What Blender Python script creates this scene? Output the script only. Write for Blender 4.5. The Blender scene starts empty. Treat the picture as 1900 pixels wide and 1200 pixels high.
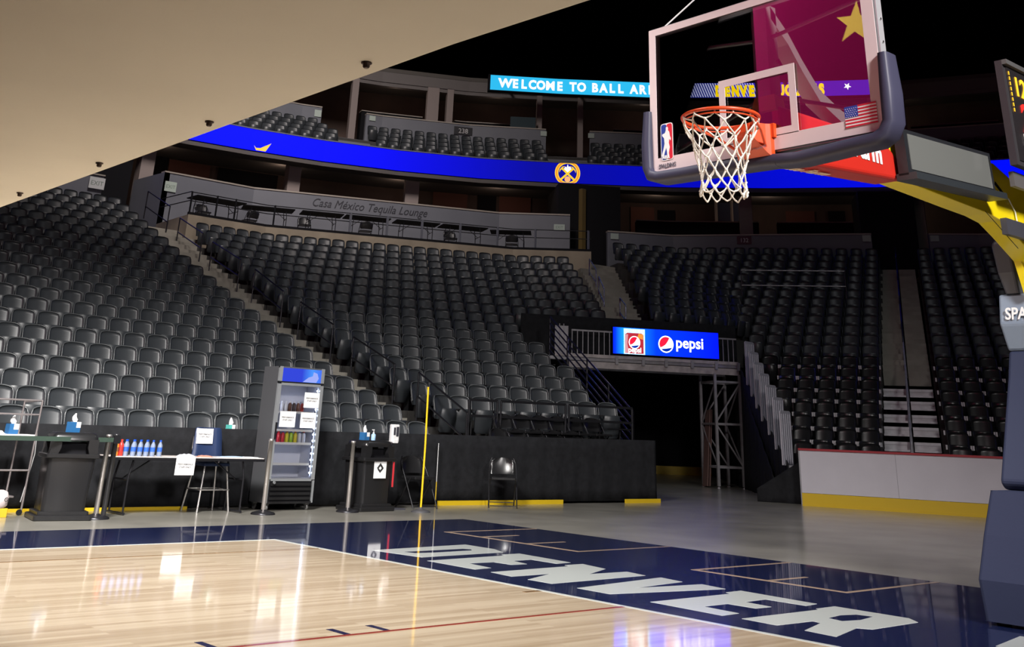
import bpy, bmesh, math, random
from mathutils import Vector, Matrix
random.seed(7)
PI = math.pi
col = bpy.context.scene.collection
scn = bpy.context.scene

# ------------------------------------------------------------------ camera
CAM = dict(loc=(-6.861, -3.922, 1.198), yaw=0.8588193, pitch=0.4166786, roll=0.0390177, f=1962.81, cx=946.457, cy=-71.737)
def cam_axes():
    y, p, r = CAM['yaw'], CAM['pitch'], CAM['roll']
    f = Vector((math.cos(y)*math.cos(p), math.sin(y)*math.cos(p), math.sin(p)))
    rt = Vector((math.sin(y), -math.cos(y), 0)); up = rt.cross(f)
    c, s = math.cos(r), math.sin(r)
    return c*rt + s*up, -s*rt + c*up, f
RT, UP, FW = cam_axes()
cd = bpy.data.cameras.new('camera'); cam = bpy.data.objects.new('camera', cd); col.objects.link(cam)
m3 = Matrix((RT, UP, -FW)).transposed()
cam.matrix_world = Matrix.Translation(CAM['loc']) @ m3.to_4x4()
cd.sensor_fit = 'HORIZONTAL'; cd.sensor_width = 36
cd.lens = CAM['f']/1900*36
cd.shift_x = (950-CAM['cx'])/1900; cd.shift_y = (CAM['cy']-600)/1900
cd.clip_start = 0.05; cd.clip_end = 300
scn.camera = cam
def inview(P, mx=120, my=60):
    d = Vector(P)-Vector(CAM['loc']); z = d.dot(FW)
    if z < .5: return False
    u = CAM['cx']+CAM['f']*d.dot(RT)/z; v = CAM['cy']-CAM['f']*d.dot(UP)/z
    return -mx < u < 1900+mx and -my < v < 1200+my and v > 378-.366*u-70

# ------------------------------------------------------------------ world, lights, exposure
w = bpy.data.worlds.new('arena_dark'); scn.world = w; w.use_nodes = True
w.node_tree.nodes['Background'].inputs[0].default_value = (.5, .6, .85, 1)
w.node_tree.nodes['Background'].inputs[1].default_value = .006
scn.view_settings.view_transform = 'Standard'; scn.view_settings.look = 'None'
scn.view_settings.exposure = 0.0; scn.view_settings.gamma = 1; scn.view_settings.use_curve_mapping = False
def area(name, loc, target, size, power, color=(1, .96, .9), spread=180, sy=None):
    l = bpy.data.lights.new(name, 'AREA'); l.shape = 'RECTANGLE'; l.size = size; l.size_y = sy or size
    l.energy = power; l.color = color; l.spread = math.radians(spread)
    o = bpy.data.objects.new(name, l); col.objects.link(o); o.location = loc
    o.rotation_euler = (Vector(target)-Vector(loc)).to_track_quat('-Z', 'Y').to_euler()
    return o
area('court_flood_or_fill', (-5.5, 3.5, 10), (-1.5, 8.0, 0), 2.2, 1600, (1, .968, .93), 95)
area('court_flood_or_fill', (-3.5, -9, 8), (.5, .0, 1.5), 2.0, 560, (1, .95, .93), 80)  # fill lamp added on the camera side to brighten the hoop
area('house_light', (14, 4, 21), (15, 11, 0), 5, 190, (.92, .94, 1), 110)
area('house_light', (3, 16, 24), (14, 34, 10), 5, 850, (1, .9, .86), 72)

# ------------------------------------------------------------------ materials
MATS = {}
def mat(name, c, rough=.5, metal=0, emit=None, es=0, noise=0, nscale=8, bump=0, bscale=60, coat=0, spec=.5):
    if name in MATS: return MATS[name]
    m = bpy.data.materials.new(name); m.use_nodes = True; nt = m.node_tree; b = nt.nodes['Principled BSDF']
    b.inputs['Base Color'].default_value = (*c, 1); b.inputs['Roughness'].default_value = rough
    b.inputs['Metallic'].default_value = metal; b.inputs['Specular IOR Level'].default_value = spec
    if coat: b.inputs['Coat Weight'].default_value = coat; b.inputs['Coat Roughness'].default_value = .08
    if emit: b.inputs['Emission Color'].default_value = (*emit, 1); b.inputs['Emission Strength'].default_value = es
    if noise or bump:
        tc = nt.nodes.new('ShaderNodeTexCoord'); n = nt.nodes.new('ShaderNodeTexNoise')
        n.inputs['Scale'].default_value = nscale; n.inputs['Detail'].default_value = 5
        nt.links.new(tc.outputs['Object'], n.inputs['Vector'])
        if noise:
            r = nt.nodes.new('ShaderNodeValToRGB')
            r.color_ramp.elements[0].position = .3; r.color_ramp.elements[1].position = .7
            r.color_ramp.elements[0].color = (*[x*(1-noise) for x in c], 1)
            r.color_ramp.elements[1].color = (*[min(1, x*(1+noise)) for x in c], 1)
            nt.links.new(n.outputs['Fac'], r.inputs[0]); nt.links.new(r.outputs[0], b.inputs['Base Color'])
        if bump:
            n2 = nt.nodes.new('ShaderNodeTexNoise'); n2.inputs['Scale'].default_value = bscale
            nt.links.new(tc.outputs['Object'], n2.inputs['Vector'])
            bp = nt.nodes.new('ShaderNodeBump'); bp.inputs['Strength'].default_value = bump; bp.inputs['Distance'].default_value = .01
            nt.links.new(n2.outputs['Fac'], bp.inputs['Height']); nt.links.new(bp.outputs[0], b.inputs['Normal'])
    MATS[name] = m
    return m
def glow(name, c, s=1.0):
    return mat(name, (.01, .01, .01), .6, 0, c, s, spec=0)

def wood_mat():
    m = bpy.data.materials.new('maple_court'); m.use_nodes = True; nt = m.node_tree; b = nt.nodes['Principled BSDF']
    tc = nt.nodes.new('ShaderNodeTexCoord'); mp = nt.nodes.new('ShaderNodeMapping')
    nt.links.new(tc.outputs['Object'], mp.inputs[0])
    br = nt.nodes.new('ShaderNodeTexBrick'); br.inputs['Scale'].default_value = 1
    br.inputs['Brick Width'].default_value = 1.1; br.inputs['Row Height'].default_value = .058
    br.inputs['Mortar Size'].default_value = .0006; br.offset = .37; br.inputs['Bias'].default_value = 0
    br.inputs['Color1'].default_value = (0, 0, 0, 1); br.inputs['Color2'].default_value = (1, 1, 1, 1)
    br.inputs['Mortar'].default_value = (.1, .1, .1, 1)
    nt.links.new(mp.outputs[0], br.inputs['Vector'])
    mp2 = nt.nodes.new('ShaderNodeMapping'); mp2.inputs['Scale'].default_value = (.7, 14, 1)
    nt.links.new(tc.outputs['Object'], mp2.inputs[0])
    n = nt.nodes.new('ShaderNodeTexNoise'); n.inputs['Scale'].default_value = 1.3; n.inputs['Detail'].default_value = 6
    nt.links.new(mp2.outputs[0], n.inputs['Vector'])
    mx = nt.nodes.new('ShaderNodeMath'); mx.operation = 'MULTIPLY_ADD'; mx.inputs[1].default_value = .5
    nt.links.new(br.outputs['Color'], mx.inputs[0])
    m2 = nt.nodes.new('ShaderNodeMath'); m2.operation = 'MULTIPLY'; m2.inputs[1].default_value = .75
    nt.links.new(n.outputs['Fac'], m2.inputs[0]); nt.links.new(m2.outputs[0], mx.inputs[2])
    r = nt.nodes.new('ShaderNodeValToRGB')
    r.color_ramp.elements[0].position = .2; r.color_ramp.elements[0].color = (.40, .295, .185, 1)
    r.color_ramp.elements[1].position = .85; r.color_ramp.elements[1].color = (.60, .49, .345, 1)
    nt.links.new(mx.outputs[0], r.inputs[0]); nt.links.new(r.outputs[0], b.inputs['Base Color'])
    b.inputs['Roughness'].default_value = .3; b.inputs['Coat Weight'].default_value = 1; b.inputs['Coat Roughness'].default_value = .07
    wv = nt.nodes.new('ShaderNodeTexNoise'); wv.inputs['Scale'].default_value = 1.6
    nt.links.new(tc.outputs['Object'], wv.inputs['Vector'])
    bp = nt.nodes.new('ShaderNodeBump'); bp.inputs['Strength'].default_value = .12; bp.inputs['Distance'].default_value = .01
    nt.links.new(wv.outputs['Fac'], bp.inputs['Height']); nt.links.new(bp.outputs[0], b.inputs['Coat Normal'])
    return m
def concrete_mat():
    m = mat('polished_concrete', (.235, .225, .195), .32, noise=.22, nscale=1.1, bump=.05, bscale=5, coat=.55)
    m.node_tree.nodes['Principled BSDF'].inputs['Coat Roughness'].default_value = .16
    return m
def glass_mat(name='clear_glass', ior=1.5, tint=(1, 1, 1)):
    m = bpy.data.materials.new(name); m.use_nodes = True; nt = m.node_tree
    for n in list(nt.nodes): nt.nodes.remove(n)
    o = nt.nodes.new('ShaderNodeOutputMaterial'); mx = nt.nodes.new('ShaderNodeMixShader')
    t = nt.nodes.new('ShaderNodeBsdfTransparent'); t.inputs[0].default_value = (*tint, 1)
    g = nt.nodes.new('ShaderNodeBsdfGlossy'); g.inputs['Roughness'].default_value = 0
    f = nt.nodes.new('ShaderNodeFresnel'); f.inputs[0].default_value = ior
    nt.links.new(f.outputs[0], mx.inputs[0]); nt.links.new(t.outputs[0], mx.inputs[1]); nt.links.new(g.outputs[0], mx.inputs[2])
    nt.links.new(mx.outputs[0], o.inputs[0])
    return m
WOOD = wood_mat(); CONC = concrete_mat(); GLASS = glass_mat()
NAVYF = mat('navy_court_paint', (.006, .012, .055), .3, coat=1)
NAVYF.node_tree.nodes['Principled BSDF'].inputs['Coat Roughness'].default_value = .04
WHITEP = mat('white_court_paint', (.62, .66, .64), .3, coat=1)
REDP = mat('red_court_paint', (.25, .03, .015), .3, coat=1)
BROWNP = mat('brown_court_line', (.16, .085, .03), .3, coat=1)
TANP = mat('tan_court_line', (.5, .36, .25), .3, coat=1)
DARKP = mat('dark_court_mark', (.01, .01, .05), .3, coat=1)
SEAT = mat('black_seat_plastic', (.036, .041, .046), .38)
SEATR = mat('seat_edge_plastic', (.075, .082, .086), .3)
SEATF = mat('black_seat_frame', (.012, .012, .014), .4)
BRK = mat('white_seat_bracket', (.6, .6, .62), .3)
CLOTH = mat('black_drape_cloth', (.012, .0125, .0145), .85, noise=.25, nscale=9, bump=.4, bscale=25, spec=.2)
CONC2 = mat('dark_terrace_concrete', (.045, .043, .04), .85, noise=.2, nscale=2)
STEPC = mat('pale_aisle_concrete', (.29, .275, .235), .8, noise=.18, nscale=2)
BEIGE = mat('beige_ledge_concrete', (.3, .255, .19), .8, noise=.15, nscale=1.5)
GREYW = mat('grey_wall_paint', (.15, .158, .185), .6, noise=.06, nscale=1)
COLM = mat('taupe_column_paint', (.27, .225, .21), .7)
BROWNW = mat('dark_brown_suite_wall', (.075, .05, .04), .8, noise=.3, nscale=.6)
REDW = mat('rust_suite_wall', (.13, .05, .035), .8)
SOFF = mat('dark_grey_soffit', (.10, .09, .08), .8)
TRIM = mat('pale_edge_trim', (.35, .31, .27), .5)
BLACK = mat('matte_black', (.006, .006, .008), .8, spec=.2)
GLOSSB = mat('gloss_black_plastic', (.012, .012, .013), .28)
CHROME = mat('brushed_steel', (.62, .6, .6), .22, 1)
STEELR = mat('rail_steel_black', (.03, .03, .035), .3, .6)
GALV = mat('galvanised_steel', (.36, .35, .37), .45, .5, noise=.15, nscale=6)
YEL = mat('safety_yellow', (.65, .43, .02), .45)
YARM = mat('arm_yellow_paint', (.8, .62, .008), .35, coat=.3)
REDPAD = mat('red_vinyl_pad', (.44, .02, .012), .35)
NAVYPAD = mat('navy_vinyl_pad', (.024, .03, .062), .6, bump=.05, bscale=30, spec=.2)
GREYPAD = mat('grey_vinyl_pad', (.19, .24, .31), .4)
DGREYPAD = mat('charcoal_vinyl_pad', (.05, .05, .062), .45)
ORANGE = mat('rim_orange', (.62, .062, .012), .35)
CORD = mat('net_cord', (.72, .68, .6), .8)
WHITE = mat('white_plastic', (.72, .72, .72), .4)
WFRAME_LIT = mat('white_border_pink_glow', (.66, .55, .56), .35)  # white paint with the maroon screen's pink glow tinted into the colour
PAPER = mat('white_paper', (.78, .78, .78), .8)
INK = mat('black_ink', (.02, .02, .02), .7)
YB = mat('kickplate_yellow', (.62, .42, .012), .4)
NAVYPL = mat('navy_plastic', (.015, .03, .085), .4)
BLUEBOX = mat('tissue_box_blue', (.02, .12, .3), .5)

# ------------------------------------------------------------------ mesh builder
class MB:
    def __init__(s): s.v = []; s.f = []; s.m = []; s.sm = []; s.M = Matrix.Identity(4)
    def add(s, vs, fs, mi=0, smooth=False):
        o = len(s.v)
        s.v += [tuple(s.M @ Vector(p)) for p in vs]
        s.f += [tuple(i+o for i in f) for f in fs]; s.m += [mi]*len(fs); s.sm += [smooth]*len(fs); return s
    def box(s, a, b, mi=0, bev=0):
        x0, y0, z0 = a; x1, y1, z1 = b
        if bev:
            return s.rbox(a, b, bev, mi)
        s.add([(x0,y0,z0),(x1,y0,z0),(x1,y1,z0),(x0,y1,z0),(x0,y0,z1),(x1,y0,z1),(x1,y1,z1),(x0,y1,z1)],
              [(3,2,1,0),(4,5,6,7),(0,1,5,4),(1,2,6,5),(2,3,7,6),(3,0,4,7)], mi); return s
    def rbox(s, a, b, r, mi=0):
        # box whose vertical edges and top/bottom rims are chamfered
        x0, y0, z0 = a; x1, y1, z1 = b
        r = min(r, (x1-x0)/2.01, (y1-y0)/2.01, (z1-z0)/2.01)
        def ring(z, i):
            X0, X1, Y0, Y1 = x0+i, x1-i, y0+i, y1-i; q = r*.7071; out = []
            for (cx, cy, a0) in ((X1-r, Y0+r, -90), (X1-r, Y1-r, 0), (X0+r, Y1-r, 90), (X0+r, Y0+r, 180)):
                for k in range(4):
                    t = math.radians(a0+30*k); out.append((cx+r*math.cos(t), cy+r*math.sin(t), z))
            return out
        e = r*.6
        rr = [ring(z0, e*.5), ring(z0+e*.5, 0), ring(z1-e*.5, 0), ring(z1, e*.5)]
        vs = sum(rr, []); n = 16; fs = []
        for k in range(3):
            for i in range(n): fs.append((k*n+i, k*n+(i+1) % n, (k+1)*n+(i+1) % n, (k+1)*n+i))
        s.add(vs, fs, mi, False); s.add(rr[3], [tuple(range(n))], mi); s.add(rr[0], [tuple(reversed(range(n)))], mi); return s
    def prism(s, poly, z0, z1, mi=0):
        n = len(poly); ar = sum(poly[i][0]*poly[(i+1) % n][1]-poly[(i+1) % n][0]*poly[i][1] for i in range(n))
        if ar < 0: poly = poly[::-1]
        vs = [(x, y, z0) for x, y in poly]+[(x, y, z1) for x, y in poly]
        fs = [tuple(reversed(range(n))), tuple(range(n, 2*n))]+[(i, (i+1) % n, n+(i+1) % n, n+i) for i in range(n)]
        return s.add(vs, fs, mi)
    def loft(s, rings, mi=0, caps=True, smooth=True, closed=True):
        n = len(rings[0]); vs = sum([list(r) for r in rings], []); fs = []
        for k in range(len(rings)-1):
            for i in range(n if closed else n-1):
                fs.append((k*n+i, k*n+(i+1) % n, (k+1)*n+(i+1) % n, (k+1)*n+i))
        s.add(vs, fs, mi, smooth)
        if caps:
            s.add(rings[0], [tuple(reversed(range(n)))], mi); s.add(rings[-1], [tuple(range(n))], mi)
        return s
    def tube(s, pts, r, n=8, mi=0, closed=False, flat=None):
        P = [Vector(p) for p in pts]; rings = []; N = len(P); prev = None
        for i in range(N):
            if closed: t = (P[(i+1) % N]-P[i-1])
            else: t = (P[min(i+1, N-1)]-P[max(i-1, 0)])
            t.normalize()
            if prev is None:
                a = Vector((0, 0, 1)) if abs(t.z) < .9 else Vector((1, 0, 0)); u = t.cross(a).normalized()
            else:
                u = prev-t*prev.dot(t)
                u = u.normalized() if u.length > 1e-6 else t.orthogonal().normalized()
            prev = u; v = t.cross(u)
            rr = r[i] if isinstance(r, (list, tuple)) else r
            rings.append([tuple(P[i]+rr*(math.cos(2*PI*k/n)*u+math.sin(2*PI*k/n)*v)) for k in range(n)])
        if closed: rings.append(rings[0])
        return s.loft(rings, mi, not closed, n > 4)
    def bar(s, a, b, wd, ht, mi=0):
        # rectangular bar between two points, wd horizontal, ht vertical-ish
        A, B = Vector(a), Vector(b); t = (B-A).normalized()
        up = Vector((0, 0, 1)) if abs(t.z) < .95 else Vector((0, 1, 0))
        u = t.cross(up).normalized(); v = u.cross(t)
        rr = [[tuple(Q+u*sx*wd/2+v*sy*ht/2) for sx, sy in ((-1,-1),(1,-1),(1,1),(-1,1))] for Q in (A, B)]
        return s.loft(rr, mi, True, False)
    def lathe(s, prof, n=20, mi=0, c=(0, 0, 0)):
        rr = [[(c[0]+r*math.cos(2*PI*k/n), c[1]+r*math.sin(2*PI*k/n), c[2]+z) for k in range(n)] for r, z in prof]
        return s.loft(rr, mi)
    def build(s, name, mats, parent=None, loc=None):
        me = bpy.data.meshes.new(name); me.from_pydata(s.v, [], s.f)
        mats = mats if isinstance(mats, (list, tuple)) else [mats]
        for m in mats: me.materials.append(m)
        me.polygons.foreach_set('material_index', s.m); me.polygons.foreach_set('use_smooth', s.sm); me.update()
        o = bpy.data.objects.new(name, me); col.objects.link(o)
        if parent: o.parent = parent
        if loc: o.location = loc
        return o
def tag(o, label=None, cat=None, group=None, kind=None):
    if label: o['label'] = label
    if cat: o['category'] = cat
    if group: o['group'] = group
    if kind: o['kind'] = kind
    return o
def thing(name, label, cat, loc=(0, 0, 0), rz=0, group=None):
    o = bpy.data.objects.new(name, None); col.objects.link(o); o.location = loc; o.rotation_euler = (0, 0, rz)
    o.empty_display_size = .1
    return tag(o, label, cat, group)
def struct(name, mb, mats, parent=None):
    o = mb.build(name, mats, parent)
    if not parent: o['kind'] = 'structure'
    return o
def copy_tree(o, parent=None):
    c = o.copy(); col.objects.link(c); c.parent = parent
    for ch in KIDS.get(o.name, []): copy_tree(ch, c)
    return c
KIDS = {}
def learn(o):
    ch = [x for x in bpy.data.objects if x.parent == o]; KIDS[o.name] = ch
    for c in ch: learn(c)

def text(body, size, M, name='lettering', m=None, parent=None, shear=0, bold=0, align='LEFT', depth=.002, sx=1, sp=1.0):
    cu = bpy.data.curves.new('t', 'FONT'); cu.body = body; cu.size = size; cu.shear = shear; cu.offset = bold
    cu.align_x = align; cu.extrude = depth; cu.resolution_u = 3; cu.space_character = sp
    t = bpy.data.objects.new('t', cu); col.objects.link(t)
    dg = bpy.context.evaluated_depsgraph_get(); dg.update()
    me = bpy.data.meshes.new_from_object(t.evaluated_get(dg))
    bpy.data.objects.remove(t); bpy.data.curves.remove(cu)
    me.transform(M @ Matrix.Diagonal((sx, 1, 1, 1)))
    me.materials.clear(); me.materials.append(m); me.name = name
    o = bpy.data.objects.new(name, me); col.objects.link(o)
    if parent: o.parent = parent
    return o
def basis(o, x, y):
    x = Vector(x).normalized(); y = Vector(y).normalized(); z = x.cross(y)
    return Matrix.Translation(o) @ Matrix((x, y, z)).transposed().to_4x4()
def circ(cx, cy, r, a0=0, a1=360, n=32):
    return [(cx+r*math.cos(math.radians(a0+(a1-a0)*i/n)), cy+r*math.sin(math.radians(a0+(a1-a0)*i/n))) for i in range(n+(0 if a1-a0 == 360 else 1))]
def arc(p0, c, p1, n=10):  # quadratic curve
    return [((1-t)**2*p0[0]+2*(1-t)*t*c[0]+t*t*p1[0], (1-t)**2*p0[1]+2*(1-t)*t*c[1]+t*t*p1[1]) for t in [i/n for i in range(n+1)]]
def plate(poly, M, name, m, parent, d=.003, z=0):
    b = MB(); b.M = M; b.prism(poly, z, z+d); return b.build(name, m, parent)

# polyline tools for the curved bowl
def offc(C, o):
    out = []
    for i in range(len(C)):
        ns = []
        for s, e in ((i-1, i), (i, i+1)):
            if s >= 0 and e < len(C):
                t = Vector((C[e][0]-C[s][0], C[e][1]-C[s][1])).normalized(); ns.append(Vector((-t.y, t.x)))
        n = sum(ns, Vector((0, 0))).normalized(); n = n/max(.5, n.dot(ns[0]))
        out.append((C[i][0]+n.x*o, C[i][1]+n.y*o))
    return out
def clen(C): return sum(math.dist(a, b) for a, b in zip(C, C[1:]))
def at_s(C, s):
    for a, b in zip(C, C[1:]):
        L = math.dist(a, b)
        if s <= L or b is C[-1]:
            t = s/L; return Vector((a[0]+(b[0]-a[0])*t, a[1]+(b[1]-a[1])*t)), Vector(((b[0]-a[0])/L, (b[1]-a[1])/L))
        s -= L
def proj_s(C, P):
    best = (1e9, 0); acc = 0
    for a, b in zip(C, C[1:]):
        L = math.dist(a, b); t = max(0, min(1, ((P[0]-a[0])*(b[0]-a[0])+(P[1]-a[1])*(b[1]-a[1]))/L/L))
        d = math.dist((a[0]+(b[0]-a[0])*t, a[1]+(b[1]-a[1])*t), P[:2])
        if d < best[0]: best = (d, acc+t*L)
        acc += L
    return best[1]
def sub(C, s0, s1):
    out = [tuple(at_s(C, s0)[0])]; acc = 0
    for a, b in zip(C, C[1:]):
        acc += math.dist(a, b)
        if s0+.01 < acc < s1-.01: out.append(tuple(b))
    out.append(tuple(at_s(C, s1)[0])); return out
def ribbon(mb, C, th, z0, z1, mi=0):
    # wall along polyline C with thickness th (outwards), watertight
    D = offc(C, th)
    for i in range(len(C)-1):
        mb.prism([C[i], C[i+1], D[i+1], D[i]], z0, z1, mi)
    return mb
BOWL = [(-3, 32.8), (4, 32.7), (9.4, 32.5), (11.8, 32.2), (14.6, 31.6), (17.5, 30.6), (20.5, 29.1), (23.2, 27.1), (26.6, 24.2),
        (29.2, 21.2), (31.6, 17.9), (33.6, 13.6), (34.8, 9), (35.3, 4), (35.4, -2)]

# ================================================================== FLOOR
fl = MB(); fl.box((-30, -25, -.2), (45, 45, 0)); struct('floor', fl, CONC)
b = MB(); b.box((-20, -9, .0005), (0, 7.62, .006)); struct('court_wood', b, WOOD)
b = MB(); b.prism([(-20, 7.62), (0, 7.62), (0, -9), (4.07, -9), (4.07, 9.3), (-20, 9.3)], .0005, .006); struct('court_apron', b, NAVYF)
def paint(name, label, poly, m, z=.006, cat='floor marking', group=None, d=.0012):
    b = MB(); b.prism(poly, z, z+d); o = b.build(name, m); o['kind'] = 'structure'; return o
def rect(x0, y0, x1, y1): return [(x0, y0), (x1, y0), (x1, y1), (x0, y1)]
paint('sideline', '', rect(-20, 7.62, 0.05, 7.67), WHITEP)
paint('baseline', '', rect(0, -9, .05, 7.67), WHITEP, .0062)
paint('three_point_line', '', rect(-4.27, 6.69, 0, 6.72), BROWNP)
paint('lane_line', '', rect(-5.8, 2.41, 0, 2.45), REDP)
paint('lane_line', '', rect(-5.8, -2.45, 0, -2.41), REDP)
for x in (-2.2, -2.5, -3.4, -4.3):
    paint('lane_space_mark', '', rect(x, 2.45, x+.05, 2.66), DARKP)
paint('defensive_box_mark', '', rect(-.17, 3.33, 0, 3.38), BROWNP)
def camera_box(x, y0, y1, ticks):
    b = MB(); z0, z1 = .006, .0072
    b.prism(rect(x, y1-.05, 4.07, y1), z0, z1); b.prism(rect(x, y0, 4.07, y0+.05), z0, z1)
    b.prism(rect(x, y0+.05, x+.06, y1-.05), z0, z1)
    for t in ticks: b.prism(rect(x+.06, t-.025, x+.65, t+.025), z0, z1)
    o = b.build('courtside_box_line', TANP); o['kind'] = 'structure'
camera_box(2.52, 5.42, 7.79, (7.12, 6.3)); camera_box(2.45, 2.05, 3.79, (2.9,))
b = MB(); b.prism([(4.09, 5.73), (4.14, 5.73), (4.14, 4.9), (4.09, 4.9)], .0005, .002); struct('white_floor_strip', b, WHITEP)
LET = dict(D=[(.43,6.36),(.54,5.64),(1.66,5.69),(1.78,5.97),(1.78,6.47)],
 E=[(.41,5.39),(.41,4.66),(.63,4.69),(.66,5.06),(.97,5.04),(.99,4.80),(1.18,4.79),(1.23,5.05),(1.49,5.06),(1.49,4.69),(1.70,4.71),(1.75,5.53),(1.50,5.53),(1.47,5.45)],
 N=[(.42,4.45),(.39,4.13),(.87,4.13),(.39,3.92),(.40,3.62),(1.64,3.66),(1.69,3.94),(1.2,3.96),(1.65,4.18),(1.73,4.57),(1.48,4.57),(1.47,4.49)],
 V=[(.41,3.33),(.41,2.95),(1.61,2.71),(1.66,3.01),(.89,3.11),(1.62,3.2),(1.67,3.5)],
 E2=[(.39,2.50),(.37,1.78),(.58,1.79),(.6,2.14),(.9,2.14),(.91,1.88),(1.10,1.87),(1.12,2.14),(1.41,2.15),(1.42,1.77),(1.60,1.79),(1.65,2.58),(1.43,2.57),(1.40,2.50)],
 R=[(.39,1.62),(.38,1.31),(.79,1.29),(.77,1.21),(.38,1.08),(.36,.82),(.82,.95),(.88,.86),(1.5,.86),(1.62,1.0),(1.62,1.64),(1.36,1.64),(1.33,1.6)])
HOLE = dict(D=[(.66,6.1),(1.45,6.11),(1.5,6.03),(1.45,5.96),(.94,5.94),(.7,5.97)], R=[(1.03,1.31),(1.23,1.34),(1.38,1.3),(1.41,1.18),(1.18,1.14),(1.0,1.18)])
sign = MB()
for k, P in LET.items():
    sign.prism(P, .006, .0073)
sign.prism([(1.05,.06),(1.62,.16),(1.7,-.75),(1.4,-.75),(1.05,-.3)], .006, .0073)
o = sign.build('court_lettering', WHITEP); o['kind'] = 'structure'
for k, P in HOLE.items():
    paint('lettering_counter', '', P, NAVYF, .0073, d=.0008)

# ================================================================== STANDS
ZA = [1.27,1.54,1.8,2.05,2.34,2.63,2.94,3.25,3.54,3.84,4.15,4.49,4.83,5.16,5.48,5.83,6.16,6.49,6.83,7.17,7.5,7.84]
ZC = [1.21,1.5,1.79,2.11,2.43,2.71,3.04,3.36,3.71,4.04]+[4.04+.3455*i for i in range(1, 13)]
TH = .85
def lerp(a, b, t): return a+(b-a)*t
def L2(a, b, t): return (lerp(a[0], b[0], t), lerp(a[1], b[1], t))
def Yk(k): return 12.5+.86*k
def inter(P, d, Q, e):
    den = d[0]*e[1]-d[1]*e[0]; t = ((Q[0]-P[0])*e[1]-(Q[1]-P[1])*e[0])/den
    return (P[0]+d[0]*t, P[1]+d[1]*t)
def rowA(k): return [(-13.0, Yk(k)), (5.77+.024*k, Yk(k))]
c22, s22 = math.cos(PI/8), math.sin(PI/8)
def rowB(k):
    x0 = 7.03+.055*k; V1 = (8.0+.171*(k-3), Yk(k)); d2 = (c22, -s22)
    if k < 10.6:
        e = inter(V1, d2, (11.3, 13.1), (2.0, 4.8)); return [(x0, Yk(k)), V1, e]
    V2 = (14.6+.487*(k-10), 18.9+.729*(k-10)); V2 = inter(V1, d2, V2, (.5, .86))
    e = L2((16.55, 18.35), (20.1, 23.1), (k-11)/7)
    return [(x0, Yk(k)), V1, V2, e]
CL0, CL1 = (15.3, 11.35), (26.3, 21.8)
CD0, CD1 = (15.63, 8.67), (30.3, 16.7)
def Lb(k): return L2(CL0, CL1, k/20)
CRG = [((16.55, 6.2), (31.5, 14.3)), ((17.75, 2.8), (33.0, 10.5)), ((18.3, -1.5), (34.0, 6)), ((18.5, -6), (34.4, 1))]
def unit(a, b):
    L = math.dist(a, b); return ((b[0]-a[0])/L, (b[1]-a[1])/L)
def rowC1(k):   # lower left wedge, between 45 degree side and the middle stairs
    a, d = Lb(k), L2(CD0, CD1, k/20); u = unit(a, d); g = .62
    d = (d[0]-u[0]*g, d[1]-u[1]*g)
    if k >= 10.6:
        st = L2((17.5, 17.65), (23.1, 24.25), (k-11)/9); md = L2((19.9, 17.05), (25.5, 23.0), (k-11)/9)
        return [st, md, a, d]
    return [a, d]
def rowC2(k):
    d = L2(CD0, CD1, k/20); P = [L2(a, b, k/20) for a, b in CRG]; u = unit(d, P[0]); g = .72
    return [(d[0]+u[0]*g, d[1]+u[1]*g)]+P
def terrace(name, rows, zs, m, front=.62, back=.26, z0=None):
    mb = MB()
    for k, r in rows.items():
        f = offc(r, -front); bk = offc(r, back); z = zs[k]-TH
        for i in range(len(r)-1):
            mb.prism([f[i], f[i+1], bk[i+1], bk[i]], (max(0, z-.9) if k < 11 else max(z-.9, min(z-.05, 3.12))) if z0 is None else z0, z)
    return struct(name, mb, m)
RA = {k: rowA(k) for k in range(21)}
RAx = {k: [(-13, Yk(k)), (7.0+.055*k, Yk(k))] for k in range(21)}
RB = {k: rowB(k) for k in range(19)}
RC1 = {k: rowC1(k) for k in range(21)}; RC2 = {k: rowC2(k) for k in range(21)}
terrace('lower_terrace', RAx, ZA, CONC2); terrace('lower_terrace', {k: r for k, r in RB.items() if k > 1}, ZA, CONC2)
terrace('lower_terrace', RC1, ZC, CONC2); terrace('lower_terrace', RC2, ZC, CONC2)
# aisle stairs between left and middle stand
st = MB()
for k in range(0, 21):
    x0, x1 = RA[k][1][0]+.04, RB[min(k, 18)][0][0]-.1 if k < 19 else 8.3
    y = Yk(k)-.62; z = ZA[k]-TH; zp = (ZA[k-1] if k else .98)-TH
    if k: st.box((x0, y-.36, zp-.2), (x1, y-.0, (z+zp)/2))
    st.box((x0, y-.02, z-.2), (x1, y+.84, z+.006))
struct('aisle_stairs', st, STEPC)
# aisle at the corner (above the gangway)
st = MB()
for k in range(11, 21):
    e = RB[min(k, 18)][-1] if k < 19 else L2((20.1, 23.1), (21.1, 24.5), (k-18)/2)
    s_ = RC1[k][0]; z = (ZA[k]+ZC[k])/2-TH; zp = (ZA[k-1]+ZC[k-1])/2-TH
    a = (e[0]+.05, e[1]-.1); c = (s_[0]-.1, s_[1])
    n = Vector((.50, .866))
    def q(p, o): return (p[0]+n.x*o, p[1]+n.y*o)
    st.prism([q(a, -.62), q(c, -.62), q(c, .26), q(a, .26)], z-.5, z)
    st.prism([q(a, -.92), q(c, -.92), q(c, -.62), q(a, -.62)], zp-.2, (z+zp)/2, 1 if k < 13 else 0)
struct('aisle_stairs', st, [STEPC, WHITE])
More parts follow.
